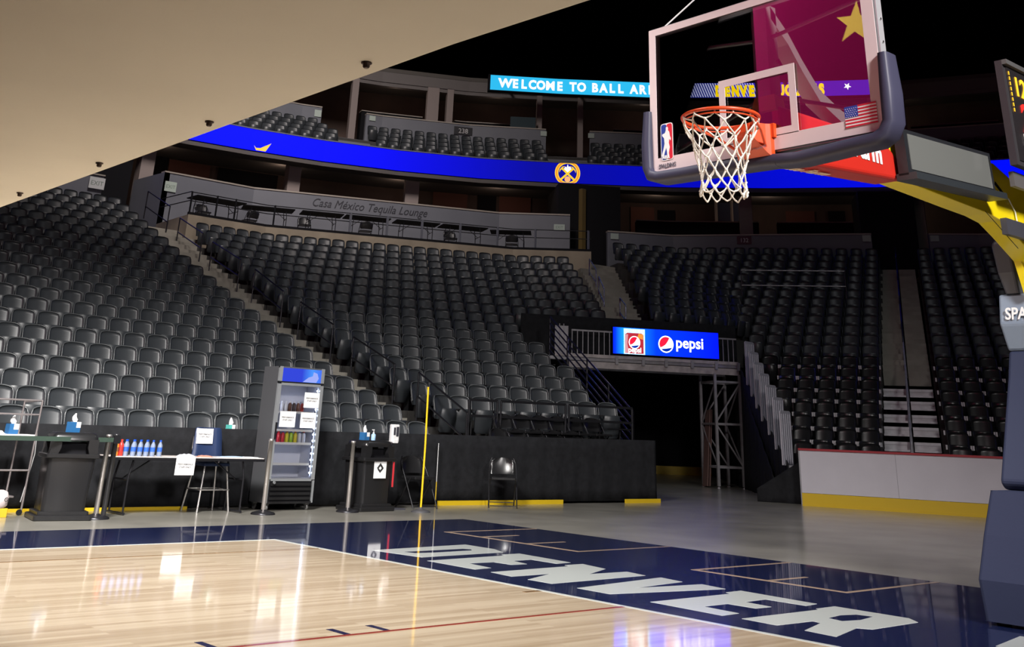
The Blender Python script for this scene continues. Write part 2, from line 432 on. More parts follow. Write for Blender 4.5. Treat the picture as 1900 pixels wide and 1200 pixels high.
# stairs of the end stand: white metal below, concrete above
wst = MB(); cst = MB()
for k in range(0, 21):
    d = Vector(L2(CD0, CD1, k/20)); n = Vector(unit(CD0, CD1)); t = Vector((n.y, -n.x)); z = ZC[k]-TH; zp = (ZC[k-1] if k else .93)-TH
    hw = .60
    for side in (-1, 1):
        a = d+t*(side*.04 if side > 0 else -.04); c = d+t*side*hw
        def Q(p, o): return (p.x+n.x*o, p.y+n.y*o)
        if k < 8:
            wst.prism([Q(a, -.62), Q(c, -.62), Q(c, -.02), Q(a, -.02)], z-.05, z+.012)
            wst.prism([Q(a, -.60), Q(c, -.60), Q(c, -.55), Q(a, -.55)], z-.16, z-.05)
            wst.prism([Q(a, -.9), Q(c, -.9), Q(c, -.62), Q(a, -.62)], (z+zp)/2-.03, (z+zp)/2+.012)
        elif k > 8:
            cst.prism([Q(a, -.62), Q(c, -.62), Q(c, .26), Q(a, .26)], z-.5, z+.01)
            cst.prism([Q(a, -.92), Q(c, -.92), Q(c, -.62), Q(a, -.62)], zp-.2, (z+zp)/2)
o = wst.build('metal_stairs', mat('worn_white_metal', (.5, .49, .52), .4, .2, noise=.12, nscale=7)); tag(o, 'white metal steps of the end stand behind the white hockey boards', 'stairs')
struct('aisle_stairs', cst, STEPC)

# ------------------------------------------------------------------ arena seats
def seat_parts():
    back = MB(); n, q = 8, 6; fr = []; bk = []
    for j in range(q+1):
        v = j/q; hw = .212*(1-.10*max(0, (v-.72)/.28)**2)
        for i in range(n+1):
            u = -1+2*i/n; x = hw*u; z = .40+.45*v-(.035*abs(u)**3 if v > .7 else 0)*((v-.7)/.3 if v > .7 else 0)
            y = -.13+.12*v-.045*u*u+.012
            fr.append((x, y, z)); bk.append((x, y+.028, z))
    N = (n+1)*(q+1); fs = []
    for j in range(q):
        for i in range(n):
            a = j*(n+1)+i; fs.append((a, a+1, a+n+2, a+n+1)); fs.append((N+a, N+a+n+1, N+a+n+2, N+a+1))
    edge = [j*(n+1) for j in range(q+1)]+[q*(n+1)+i for i in range(1, n+1)]+[j*(n+1)+n for j in range(q-1, -1, -1)]+[i for i in range(n-1, 0, -1)]
    for a, c in zip(edge, edge[1:]+edge[:1]): fs.append((a, N+a, N+c, c))
    back.add(fr+bk, fs, 0, True)
    rim = MB(); P = [fr[j*(n+1)] for j in range(1, q)]+[fr[q*(n+1)+i] for i in range(n+1)]+[fr[j*(n+1)+n] for j in range(q-1, 0, -1)]
    rim.tube([(x*1.0, y-.006, z) for x, y, z in P], .0125, 5)
    pan = MB(); rr = []
    for z, y0, hw, t in ((.16, -.20, .15, .03), (.2, -.205, .185, .045), (.4, -.25, .195, .05), (.565, -.28, .19, .05), (.60, -.288, .17, .03)):
        rr.append([(-hw, y0, z), (-hw*.9, y0-t, z), (0, y0-t*1.15, z), (hw*.9, y0-t, z), (hw, y0, z), (0, y0+.012, z)])
    pan.loft(rr)
    fm = MB(); fm.box((.22, -.2, 0), (.244, -.06, .5))
    arm = MB()
    arm.box((.214, -.36, .575), (.25, -.1, .6)); 
    return back, rim, pan, fm, arm
sb, sr, sp_, sf, sa = seat_parts()
def ordn(i):
    w = ['first','second','third','fourth','fifth','sixth','seventh','eighth','ninth','tenth','eleventh','twelfth','thirteenth','fourteenth','fifteenth','sixteenth','seventeenth','eighteenth','nineteenth','twentieth']
    if i <= 20: return w[i-1]
    return 'twenty-'+w[i-21] if i < 30 else ('thirtieth' if i == 30 else 'thirty-'+w[i-31])
proto = thing('arena_seat', 'x', 'seat')
bo = sb.build('backrest', SEAT, proto); sr.build('edge_rim', SEATR, bo); sp_.build('seat_pan', SEAT, proto); sf.build('standard', SEATF, proto); sa.build('armrest', SEATF, proto)
learn(proto)
proto2 = thing('telescopic_seat', 'x', 'seat')
bo2 = sb.build('backrest', mat('black_telescopic_plastic', (.014, .015, .016), .3), proto2); sp_.build('seat_pan', bo2.data.materials[0], proto2)
for s in (-1, 1):
    bk2 = MB(); bk2.box((s*.243-.016, -.215, .5), (s*.243+.016, -.1, .59)); bk2.build('mounting_bracket', BRK, proto2)
f2 = MB(); f2.box((.226, -.2, .1), (.254, -.08, .5)); f2.build('standard', SEATF, proto2)
learn(proto2)
def seats_on(row, sp, s0=.25, rev=False):
    L = clen(row); out = []; n = int((L-2*s0)/sp+1e-6)+1; i = 0
    while True:
        s = s0+i*sp
        if s > L-.2: break
        P, t = at_s(row, L-s if rev else s); out.append((P, math.atan2(t.y, t.x))); i += 1
    return out
ALL = []
for k in range(21):
    z = ZA[k]-TH
    for i, (P, a) in enumerate(seats_on(RA[k], .465, rev=True)): ALL.append((P, z, a, 'A', k, i, 1))
    if 2 <= k < 19:
        for i, (P, a) in enumerate(seats_on(RB[k], .468)): ALL.append((P, z, a, 'B', k, i, 1))
    zc = ZC[k]-TH
    for i, (P, a) in enumerate(seats_on(RC1[k], .53, rev=True)):
        ALL.append((P, zc, a, 'C', k, i, 2 if k < 8 else 1))
    for i, (P, a) in enumerate(seats_on(RC2[k], .53)): ALL.append((P, zc, a, 'D', k, i, 2 if k < 8 else 1))
# upper deck rows
UPR = []
for j, (of, zt) in enumerate(((3.75, 13.17), (2.9, 12.76), (2.05, 12.36), (1.2, 11.97))):
    C = offc(BOWL, of)
    gaps = [proj_s(C, p) for p in ((17.5, 35.0), (26.3, 30.0), (35.6, 20.6))]
    UPR.append((C, zt, j))
    L = clen(C); s = 1.0; i = 0
    while s < L-1:
        s += .53
        if any(abs(s-g) < 1.05+j*-.1 for g in gaps): continue
        P, t = at_s(C, s); ALL.append((P, zt-TH, math.atan2(t.y, t.x), 'U', j, i, 1)); i += 1
SN = {'A': 'left stand', 'B': 'middle stand', 'C': 'end stand', 'D': 'end stand'}
vis = [s for s in ALL if inview((s[0].x, s[0].y, s[1]+.8))]
k1 = sorted([s for s in vis if s[6] == 1], key=lambda s: math.dist((s[0].x, s[0].y), CAM['loc'][:2])+(1e3 if s[3] in 'UCD' else 0))
k2 = [s for s in vis if s[6] == 2]
ind, rest = k1[:300], k1[300:]
for q_, s in enumerate(ind):
    P, z, a, sec, k, i, kd = s
    o = proto if q_ == 0 else copy_tree(proto)
    o.location = (P.x, P.y, z); o.rotation_euler = (0, 0, a)
    rown = k+1 if sec == 'A' else k+1
    o['label'] = 'black folding seat, %s from the stair aisle in the %s row up, %s' % (ordn(i+1), ordn(rown), SN[sec])
    o['category'] = 'seat'; o['group'] = 'black folding arena seats'
for q_, s in enumerate(k2):
    P, z, a, sec, k, i, kd = s
    o = proto2 if q_ == 0 else copy_tree(proto2)
    o.location = (P.x, P.y, z); o.rotation_euler = (0, 0, a)
    o['label'] = 'black seat on white brackets, %s %s of white steps, %s row up' % (ordn(i+1), 'left' if sec == 'C' else 'right', ordn(k+1))
    o['category'] = 'seat'; o['group'] = 'black telescopic seats in the end stand'
rb = MB()
for s in rest:
    P, z, a, sec, k, i, kd = s
    rb.M = Matrix.Translation((P.x, P.y, z)) @ Matrix.Rotation(a, 4, 'Z')
    for part in (sb, sp_, sf):
        rb.add(part.v, part.f, 0, True)
o = rb.build('arena_seats', SEAT); o['kind'] = 'stuff'
tag(o, 'rows of black folding seats filling the upper part of the stands', 'seats')

# ================================================================== CURTAINS, WALLS AND TUNNEL
def drape(name, P, z0, z1, amp=.025, wl=.28, m=CLOTH, th=.015, top=None, label=None, cat='curtain', kind=None):
    # hanging cloth along polyline P with soft folds, closed shell
    L = clen(P); n = max(6, int(L/.06)); fr = []; rows = 5; ph = random.random()*6
    for j in range(rows+1):
        v = j/rows; ring = []
        for i in range(n+1):
            s = L*i/n; p, t = at_s(P, min(s, L-1e-5)); nn = Vector((-t.y, t.x))
            a = amp*(1-v*.75)*(math.sin(2*PI*s/wl+ph+1.3*math.sin(s*1.7))*.6+.4*math.sin(2*PI*s/(wl*2.7)+v*1.5))
            zt = z1 if top is None else lerp(top[0], top[1], i/n)
            ring.append((p.x+nn.x*a, p.y+nn.y*a, z0+(zt-z0)*v))
        fr.append(ring)
    mb = MB(); N = n+1; vs = sum(fr, []); K = len(vs)
    _, t0 = at_s(P, L/2); back = [(x-t0.y*th, y+t0.x*th, z) for x, y, z in vs]; fs = []
    for j in range(rows):
        for i in range(n):
            a = j*N+i; fs.append((a, a+1, a+N+1, a+N)); fs.append((K+a, K+a+N, K+a+N+1, K+a+1))
    for i in range(n):
        a = rows*N+i; fs.append((a, a+1, K+a+1, K+a)); fs.append((i, K+i, K+i+1, i+1))
    for j in range(rows):
        a = j*N; fs.append((a, a+N, K+a+N, K+a)); a = j*N+n; fs.append((a, K+a, K+a+N, a+N))
    mb.add(vs+back, fs, 0, True); o = mb.build(name, m)
    if kind: o['kind'] = kind
    else: tag(o, label, cat)
    return o
CUR = [(-6, 11.84), (5.9, 11.80), (10.85, 11.56)]
o = drape('black_drape', CUR, .035, 1.06, .02, .45, top=(1.03, 1.11), label='long black cloth drape skirting the front of the left and middle stands')
drape('black_drape', [(10.87, 11.6), (11.25, 12.6), (13.35, 17.95)], .03, 1.09, .02, .4, label='black drape turning the corner beside the tunnel mouth')
for x0, x1, h, lab in ((-2.4, -1.2, .04, 'left of the left trash can'), (-.85, 1.0, .04, 'under the drinks table'), (5.5, 8.3, .07, 'near the lone folding chair'), (9.9, 10.86, .07, 'at the corner beside the tunnel')):
    yk = MB(); yy = 11.76 if x1 < 6 else 11.68-.045*(x0-5.9)
    yk.prism([(x0, yy), (x1, yy-.045*(x1-x0)*(x1 > 6)), (x1, yy+.03-.045*(x1-x0)*(x1 > 6)), (x0, yy+.03)], 0, h)
    o = yk.build('yellow_kickplate', YB); tag(o, 'yellow kickplate strip peeking out under the black drape, '+lab, 'kickplate')
b = MB(); b.prism([(7.0, 12.0), (10.75, 11.75), (11.0, 12.35), (8.0, 13.6), (7.0, 13.6)], 0, .46); struct('front_platform', b, BLACK)
b = MB(); b.prism([(7.25, 12.35), (10.6, 12.12), (10.8, 12.32), (10.6, 12.42), (8.0, 13.6), (7.25, 13.6)], .46, .73); struct('front_platform', b, BLACK)
# tunnel sides, back and lintel
Sx, Tx = (11.32, 13.1), (13.45, 18.15)
drape('tunnel_side_curtain', [Sx, Tx], 0, 3.0, .03, .5, kind='structure', top=(1.0, 3.0))
drape('tunnel_side_curtain', [Tx, (20.0, 26.0)], 0, 3.2, .05, .7, kind='structure')
drape('tunnel_side_curtain', [(14.55, 11.35), (19.2, 15.75)], 0, 3.2, .05, .6, kind='structure', top=(.35, 3.0))
drape('tunnel_side_curtain', [(19.2, 15.75), (28.0, 24.2)], 0, 3.2, .05, .7, kind='structure')
b = MB(); b.prism([(20.0, 26.0), (28.0, 19.5), (28.2, 19.7), (20.2, 26.2)], .25, 3.4); struct('wall_tunnel', b, BLACK)
b = MB(); b.prism([(19.9, 25.9), (27.9, 19.4), (28.0, 19.55), (20.0, 26.05)], .0, .26); struct('baseboard_tunnel', b, YB)
b = MB(); b.prism([(13.3, 17.95), (19.1, 15.55), (28.2, 24.5), (20.2, 26.2)], 3.0, 3.1); struct('ceiling_tunnel', b, BLACK)
PAR = [(13.25, 18.35), (16.3, 16.95), (19.2, 15.75)]
drape('black_drape', PAR, 2.9, 4.0, .02, .6, label='black cloth covering the parapet above the lit drinks sign', top=(4.1, 4.16))

# upper concourse
w_ = MB(); w_.box((-14, 30.15, 6.0), (5.72, 30.35, 8.16)); struct('wall_left_stand', w_, GREYW)
b = MB(); b.box((-14, 30.1, 8.16), (5.74, 30.4, 8.2)); struct('trim_1', b, TRIM)
LEDGE = [(8.0, 28.5), (10.8, 28.5), (18.9, 25.15), (20.9, 23.2)]
LW = [(8.15, 31.2), (11.6, 31.2), (20.3, 27.6), (22.3, 25.72)]
b = MB(); lo = offc(LEDGE, 0)
b.prism(LEDGE+LW[::-1], 5.2, 7.12); struct('lounge_floor', b, BEIGE)
b = MB(); ribbon(b, LEDGE, .09, 7.12, 7.2); struct('trim_2', b, BLACK)
b = MB(); ribbon(b, LW, .25, 7.12, 8.88); struct('wall_lounge', b, GREYW)
b = MB(); b.prism([(8.15, 31.2), (8.0, 33.4), (8.2, 33.4), (8.35, 31.2)], 5.5, 8.88); struct('wall_lounge_side', b, GREYW)
b = MB(); ribbon(b, offc(LW, -.03), .32, 8.88, 8.93); struct('trim_3', b, TRIM)
CW = [(23.75, 25.1), (26.0, 23.7), (28.6, 19.7), (30.1, 17.5)]; CW2 = [(31.3, 15.85), (32.4, 14.5), (34, 11), (35, 7), (35.4, 1)]
for c_ in (CW, CW2):
    b = MB(); ribbon(b, c_, .2, 6.6, 8.4); struct('wall_concourse', b, GREYW)
    b = MB(); ribbon(b, offc(c_, -.03), .3, 8.4, 8.45); struct('trim_4', b, TRIM)
b = MB(); ribbon(b, offc(BOWL, 1.2), 6.5, 7.0, 7.1); struct('concourse_floor', b, CONC2)
b = MB(); ribbon(b, offc(BOWL, 5.0), .3, 5.0, 11.2); struct('wall_concourse_back', b, BROWNW)
b = MB(); ribbon(b, offc(BOWL, .05), .75, 10.32, 10.48); struct('ceiling_fascia', b, SOFF)
b = MB(); ribbon(b, offc(BOWL, .8), 5.4, 10.8, 11.0); struct('ceiling_concourse', b, SOFF)
b = MB(); ribbon(b, offc(BOWL, .76), .07, 10.36, 10.44, 0); struct('trim_5', b, TRIM)
for (x, y, wd) in ((8.45, 33.75, .5), (14.1, 32.95, .5), (18.75, 31.4, .55), (25.35, 26.9, .5), (29.5, 22.75, .5), (32.22, 19.1, .24), (33.35, 17.2, .45)):
    s = proj_s(offc(BOWL, 1.2), (x, y)); p, t = at_s(offc(BOWL, 1.2), s)
    b = MB(); b.M = Matrix.Translation((p.x, p.y, 0)) @ Matrix.Rotation(math.atan2(t.y, t.x), 4, 'Z'); b.box((-wd/2, -.25, 7.1), (wd/2, .25, 10.8))
    struct('column', b, COLM)
def on_back(P0, P1, z0, z1, of, m, name='wall_panel', th=.05):
    C = offc(BOWL, of); b = MB(); ribbon(b, sub(C, proj_s(C, P0), proj_s(C, P1)), th, z0, z1); return struct(name, b, m)
for P0, P1, z0, z1, m in (((9.9, 36.9), (10.75, 36.8), 9.9, 10.8, BLACK), ((10.8, 36.8), (12.5, 36.6), 8, 10.75, REDW), ((12.8, 36.5), (15.3, 36), 8, 10.75, BLACK),
                          ((21.6, 33.5), (22.9, 32.8), 8, 10.8, REDW), ((23.35, 32.6), (24.0, 32.1), 10.05, 10.85, BLACK), ((24.1, 32.0), (25.2, 31.1), 8, 10.8, REDW),
                          ((28.7, 28.3), (29.5, 27.6), 8, 10.6, REDW), ((29.6, 27.5), (30.1, 27.0), 10.05, 10.5, BLACK), ((33.2, 23.3), (33.9, 22.3), 8, 10.5, REDW), ((34.2, 21.8), (34.6, 21.2), 10.0, 10.5, BLACK)):
    on_back(P0, P1, z0, z1, 4.9, m)
# glazed bay beside the column
g = thing('glazed_partition', 'pale glazed partition panels in the suite behind the hoop net', 'partition', (31.4, 25.4, 7.1))
for i, (x, y) in enumerate(((31.0, 25.4), (31.45, 24.9), (31.9, 24.4))):
    b = MB(); b.bar((x-31.4, y-25.4, 1.5), (x-31.4, y-25.4, 3.7), .1, .1); b.build('mullion', TRIM, g)
b = MB(); b.bar((-.4, 0, 2.5), (.5, -1.0, 2.5), .02, 2.2); b.build('pane', mat('blue_grey_glass', (.06, .07, .11), .1), g)
# suite counters: dark bands with a pale top
def counter(P0, P1, label, of=2.2, z0=7.1, z1=9.5):
    C = offc(BOWL, of); sg = sub(C, proj_s(C, P0), proj_s(C, P1)); b = MB(); ribbon(b, sg, .5, z0, z1)
    r = thing('suite_counter', label, 'counter', (sg[0][0], sg[0][1], 0))
    b.M = Matrix.Identity(4); o = b.build('counter_front', BLACK, r); o.location = -r.location
    b = MB(); ribbon(b, offc(sg, -.04), .5, z1, z1+.04); o = b.build('counter_top', TRIM, r); o.location = -r.location
counter((27.2, 26.7), (30.6, 22.9), 'dark suite counter with pale top behind the wall numbered 132, left of the column')
counter((31.0, 22.3), (33.4, 18.7), 'dark suite counter with pale top right of the column behind the hoop')
# portals: solid black blocks stand in for their unlit depth; one ochre frame
b = MB(); b.prism([(22.5, 26.6), (24.6, 25.2), (26.2, 27.2), (24.1, 28.9)], 7.1, 10.3); struct('portal_shade_1', b, BLACK)
b = MB(); b.M = Matrix.Identity(4); b.box((23.15, 25.9, 7.1), (23.35, 26.1, 10.1)); struct('trim_6', b, mat('dull_ochre_frame', (.16, .11, .03), .7))
b = MB(); b.prism([(30.6, 18.2), (31.9, 16.6), (33.4, 17.8), (32.1, 19.4)], 7.1, 10.2); struct('portal_shade_2', b, BLACK)
b = MB(); b.prism([(5.7, 33.2), (7.9, 33.5), (8.0, 34.5), (5.7, 34.5)], 5.5, 10.2); struct('portal_shade_3', b, BLACK)

# upper deck
GAPS = ((17.5, 35.1), (26.3, 30.0), (35.7, 20.7))
up = MB(); stp = MB()
for C, zt, j in UPR:
    f = offc(C, -.6); k_ = offc(C, .3)
    for i in range(len(C)-1): up.prism([f[i], f[i+1], k_[i+1], k_[i]], zt-TH-.6, zt-TH)
struct('upper_terrace', up, CONC2)
for g in GAPS:
    for C, zt, j in UPR:
        s = proj_s(C, g); p0, t = at_s(C, s); n = Vector((-t.y, t.x))
        def Q(a, o): return (p0.x+t.x*a+n.x*o, p0.y+t.y*a+n.y*o)
        stp.prism([Q(-.95, -.55), Q(.95, -.55), Q(.95, .3), Q(-.95, .3)], zt-TH-.2, zt-TH+.02)
        stp.prism([Q(-.95, -.85), Q(.95, -.85), Q(.95, -.55), Q(-.95, -.55)], zt-TH-.4, zt-TH-.18)
struct('upper_aisle_stairs', stp, GREYW)
C42 = offc(BOWL, 4.2); gs = [proj_s(C42, g) for g in GAPS]; cuts = [0]+sum([[g-1.0, g+1.0] for g in gs], [])+[clen(C42)-.01]
for a, c_ in zip(cuts[::2], cuts[1::2]):
    b = MB(); ribbon(b, sub(C42, a, c_), .2, 12.2, 13.78); struct('wall_upper', b, GREYW)
    b = MB(); ribbon(b, offc(sub(C42, a, c_), -.03), .3, 13.78, 13.83); struct('trim_7', b, TRIM)
b = MB(); ribbon(b, offc(BOWL, 4.1), 5, 12.1, 12.2); struct('upper_floor', b, CONC2)
b = MB(); ribbon(b, offc(BOWL, 8.6), .3, 12.0, 17.2); struct('wall_upper_back', b, BROWNW)
b = MB(); ribbon(b, offc(BOWL, 5.0), .35, 15.62, 16.12); ribbon(b, offc(BOWL, 5.05), .25, 15.45, 15.62); struct('upper_fascia', b, mat('fascia_paint', (.15, .135, .13), .7))
b = MB(); ribbon(b, offc(BOWL, 5.0), 4, 16.1, 16.3); struct('ceiling_upper', b, SOFF)
for (x, y, wd) in ((18.3, 35.6, .3), (21.6, 34.1, .55), (22.35, 33.8, .3), (25.8, 31.4, .25), (27.3, 30.2, .25), (36.3, 19.3, .8), (36.0, 20.3, .3)):
    C = offc(BOWL, 5.1); s = proj_s(C, (x, y)); p, t = at_s(C, s)
    b = MB(); b.M = Matrix.Translation((p.x, p.y, 0)) @ Matrix.Rotation(math.atan2(t.y, t.x), 4, 'Z'); b.box((-wd/2, -.1, 12.2), (wd/2, .25, 15.65))
    struct('column', b, COLM)
C = offc(BOWL, 5.3)
for P0, P1, lab in (((18.9, 35.6), (21.4, 34.4), 'dark upper suite counter left of the wall numbered 238'), ((22.8, 33.8), (25.2, 32.0), 'dark upper suite counter above the wall numbered 238'),
               ((28.6, 29.2), (31.0, 26.6), 'dark upper suite counter seen through the backboard glass'), ((36.9, 19.0), (38.2, 15.6), 'dark upper suite counter above the hoop arm')):
    counter(P0, P1, lab, 5.8, 12.2, 14.35)
rf = MB(); rf.box((-30, -25, 27), (60, 60, 27.3)); struct('ceiling', rf, BLACK)
for nm, a_, c_ in (('wall_far', (-30, 60, 0), (60, 60.4, 27)), ('wall_right', (60, -25, 0), (60.4, 60, 27)), ('wall_left', (-30.4, -25, 0), (-30, 60, 27)), ('wall_near', (-30, -25.4, 0), (60, -25, 27))):
    b = MB(); b.box(a_, c_); struct(nm, b, BLACK)
for i, (x, y) in enumerate(((9.5, 35.6), (14.6, 34.9), (19.2, 32.9), (22.8, 30.6), (28.3, 26.4), (31.4, 23.0), (34.2, 18.6))):
    for (z, e, dd) in ((10.5, 11, 0), (15.2, 9, 3.6)):
        P_, t_ = at_s(offc(BOWL, 2.9+dd), proj_s(offc(BOWL, 2.9+dd), (x, y)))
        l = bpy.data.lights.new('suite_downlight', 'POINT'); l.energy = e; l.color = (1, .72, .58); l.shadow_soft_size = .15
        lo_ = bpy.data.objects.new('suite_downlight', l); col.objects.link(lo_); lo_.location = (P_.x, P_.y, z)
gl = thing('glass_railing', 'low glass rail panel at the end of the upper wall numbered 238', 'railing', (25.0, 31.6, 13.83))
b = MB(); b.bar((-.6, .25, .3), (.3, -.5, .3), .02, .55); b.build('pane', mat('grey_glass_panel', (.05, .07, .08), .08), gl)

# ================================================================== LED BOARDS
def ramp_glow(name, stops, axis='X', s=1, mul=1/36, strength=1.0):
    m = bpy.data.materials.new(name); m.use_nodes = True; nt = m.node_tree; b_ = nt.nodes['Principled BSDF']
    tc = nt.nodes.new('ShaderNodeTexCoord'); sx = nt.nodes.new('ShaderNodeSeparateXYZ'); mu = nt.nodes.new('ShaderNodeMath')
    mu.operation = 'MULTIPLY'; mu.inputs[1].default_value = mul; r = nt.nodes.new('ShaderNodeValToRGB')
    nt.links.new(tc.outputs['Object'], sx.inputs[0]); nt.links.new(sx.outputs[axis], mu.inputs[0]); nt.links.new(mu.outputs[0], r.inputs[0])
    e = r.color_ramp.elements
    for i, (p, c) in enumerate(stops):
        el = e[i] if i < 2 else e.new(p)
        el.position = p; el.color = (*c, 1)
    nt.links.new(r.outputs[0], b_.inputs['Emission Color']); b_.inputs['Emission Strength'].default_value = strength
    b_.inputs['Base Color'].default_value = (.01, .01, .01, 1); b_.inputs['Specular IOR Level'].default_value = 0
    return m
LEDB = ramp_glow('led_blue', [(.33, (.0, .003, 1)), (.47, (0, .001, .72)), (.62, (.001, .002, .26)), (.72, (.001, .002, .33)), (.86, (.001, .003, .55)), (.95, (.0, .003, .8))], strength=1.35)
led = thing('ribbon_screen', 'long curved blue video ribbon across the front of the upper deck', 'screen', (0, 0, 0))
b = MB(); ribbon(b, BOWL, .04, 10.5, 11.3); b.build('screen_face', LEDB, led)
b = MB(); ribbon(b, offc(BOWL, .04), .4, 10.48, 11.33); b.build('housing', BLACK, led)
b = MB(); ribbon(b, offc(BOWL, .02), .06, 11.32, 11.36); b.build('top_rail', GREYW, led)
def on_curve(C, P, z, out=.02):
    s = proj_s(C, P); p, t = at_s(C, s); return basis((p.x+t.y*out, p.y-t.x*out, z), (t.x, t.y, 0), (0, 0, 1))
def star(r, rin=.42, rot=90, cut=None):
    return [((r if i % 2 == 0 else r*rin)*math.cos(math.radians(rot+36*i)), (r if i % 2 == 0 else r*rin)*math.sin(math.radians(rot+36*i))) for i in range(10)]
GY = glow('led_yellow', (1, .62, .03), 1.1); GO = glow('led_orange', (1, .2, .03), 1.1); GW = glow('led_white', (1, 1, 1), 1.2); GN = glow('led_navy', (.005, .005, .35), 1); GR = glow('led_red', (.85, .03, .06), 1)
GCY = glow('led_cyan', (.03, .55, .95), .95); GDY = glow('led_maroon_yellow', (1, .7, .1), 1)
M = on_curve(BOWL, (12.15, 32.1), 10.52)
plate([(-.30, .17), (-.21, .09), (-.05, .1), (.36, .34), (.17, 0), (-.2, 0)], M, 'star_shape', GDY, led)
# team emblem on the ribbon
em = tag(bpy.data.objects.new('emblem', None)); col.objects.link(em); em.parent = led
M = on_curve(BOWL, (23.35, 26.97), 10.9, .03)
def clipz(P, h=.40): return [(x, max(-h, min(h, y))) for x, y in P]
plate(clipz(circ(0, 0, .52)), M, 'emblem_ring', GY, em, z=0)
plate(clipz(circ(0, 0, .475)), M, 'emblem_ring', GO, em, z=.004)
plate(clipz(circ(0, 0, .43)), M, 'emblem_ring', GY, em, z=.008)
plate(clipz(circ(0, 0, .38), .385), M, 'emblem_field', GN, em, z=.012)
plate([(-.18, .12), (-.09, .26), (-.04, .22), (.0, .36), (.05, .24), (.09, .28), (.2, .12), (.0, .02)], M, 'peak_shape', GW, em, z=.016)
plate(circ(0, -.26, .12), M, 'ball_shape', glow('led_ball', (1, .5, .2), 1), em, z=.016)
for s in (-1, 1):
    plate([(-s*.30, -.25), (-s*.24, -.30), (s*.27, .16), (s*.22, .22)], M, 'pickaxe', GY, em, z=.022)
    plate([(s*.10, .27), (s*.22, .25), (s*.33, .12), (s*.34, 0), (s*.29, .1), (s*.19, .2)], M, 'pickaxe', GY, em, z=.022)
# upper ribbon
C3 = offc(BOWL, 3.0)
top = thing('ribbon_screen', 'bright upper video ribbon welcoming visitors, hung below the dark roof', 'screen', (0, 0, 0))
sA, sB, sC, sD = [proj_s(C3, p) for p in ((22.62, 31.27), (29.03, 25.97), (30.6, 24.1), (34.3, 19.24))]
b = MB(); ribbon(b, sub(C3, sA, sB), .03, 15.18, 15.86); b.build('cyan_panel', GCY, top)
b = MB(); ribbon(b, sub(C3, sB, sC), .03, 15.18, 15.86); b.build('striped_panel', glow('led_dark_blue', (.01, .015, .2), 1), top)
b = MB(); ribbon(b, sub(C3, sC, sD), .03, 15.18, 15.86); b.build('blue_panel', glow('led_indigo', (.03, .012, .42), 1), top)
b = MB(); ribbon(b, offc(sub(C3, sA-.1, sD+.1), .03), .35, 15.14, 15.9); b.build('housing', BLACK, top)
for s in (sA+1, (sA+sB)/2, sB, sC, (sC+sD)/2, sD-1):
    p, t = at_s(C3, s); b = MB(); b.bar((p.x-t.y*.3, p.y+t.x*.3, 15.7), (p.x-t.y*2.1, p.y+t.x*2.1, 15.8), .1, .1); b.build('hanger', BLACK, top)
b = MB()
s = sB+.06
while s < sC+1.1:
    p, t = at_s(C3, s); b.M = basis((p.x+t.y*.01, p.y-t.x*.01, 15.2), (t.x, t.y, 0), (0, 0, 1)); b.prism([(0, .64), (.05, .64), (.28, .0), (.23, .0)], 0, .003); s += .11
b.M = Matrix.Identity(4)
b.build('diagonal_stripes', glow('led_stripe', (.6, .62, .9), .9), top)
def letters(txt, C, s0, s1, z, size, m, name, parent, bold=.026):
    ws = {'I': .45, ' ': .55, 'W': 1.3, 'M': 1.2, 'N': 1.05}; tot = sum(ws.get(c, 1) for c in txt); s = s0
    for c in txt:
        wd = ws.get(c, 1)*(s1-s0)/tot
        if c != ' ':
            p, t = at_s(C, s+wd*.5); M = basis((p.x+t.y*.025, p.y-t.x*.025, z), (t.x, t.y, 0), (0, 0, 1))
            o = text(c, size, M, 'letter', m, parent, bold=bold, align='CENTER', sx=wd/(.72*size)*.82 if c in 'WMN' else wd/(.66*size)*.84)
        s += wd
s0, s1 = proj_s(C3, (22.95, 31.0)), proj_s(C3, (29.0, 26.0))
letters('WELCOME TO BALL ARENA', C3, s0, s1, 15.32, .56, GW, 'letter', top)
letters('DENVER NUGGETS', C3, proj_s(C3, (30.2, 24.55)), proj_s(C3, (33.2, 20.8)), 15.25, .66, glow('led_gold', (1, .68, .0), 1.1), 'letter', top, .048)
plate(star(.17, .42, 60), on_curve(C3, (33.75, 20.05), 15.58, .02), 'star_shape', GW, top)

# number plates and exit plates
def wall_sign(txt, C, P, z, w_, h, label, plate_m, txt_m, size, cat='sign'):
    M = on_curve(C, P, z, .03); r = thing('wall_sign', label, cat, M.translation)
    M2 = M.copy(); M2.translation = Vector((0, 0, 0))
    plate(rect(-w_/2, -h/2, w_/2, h/2), M2, 'plate', plate_m, r, .012)
    if txt: text(txt, size, M2 @ Matrix.Translation((0, -size*.35, .013)), 'lettering', txt_m, r, align='CENTER')
XP = mat('exit_plate', (.42, .5, .45), .5); XT = mat('exit_lettering', (.2, .26, .22), .6); NP = mat('number_plate', (.02, .02, .025), .5); MP = mat('maroon_plate', (.06, .012, .03), .5); NT = mat('number_lettering', (.62, .62, .62), .5)
wall_sign('238', C42, (22.45, 32.85), 13.49, .85, .36, 'dark plate numbered 238 on the upper deck wall', NP, NT, .3)
wall_sign('132', CW, (27.5, 21.4), 8.22, .55, .3, 'maroon plate numbered 132 on the concourse wall', MP, NT, .22)
wall_sign('EXIT', [(-14, 30.1), (5.74, 30.1)], (5.5, 30.1), 7.9, .5, .36, 'pale EXIT plate on the wall at the top of the left stand', mat('pale_exit_plate', (.6, .62, .62), .5), XT, .2)
wall_sign('EXIT', LW, (8.42, 31.2), 8.42, .42, .34, 'pale green EXIT plate at the left end of the lounge wall', XP, XT, .17)
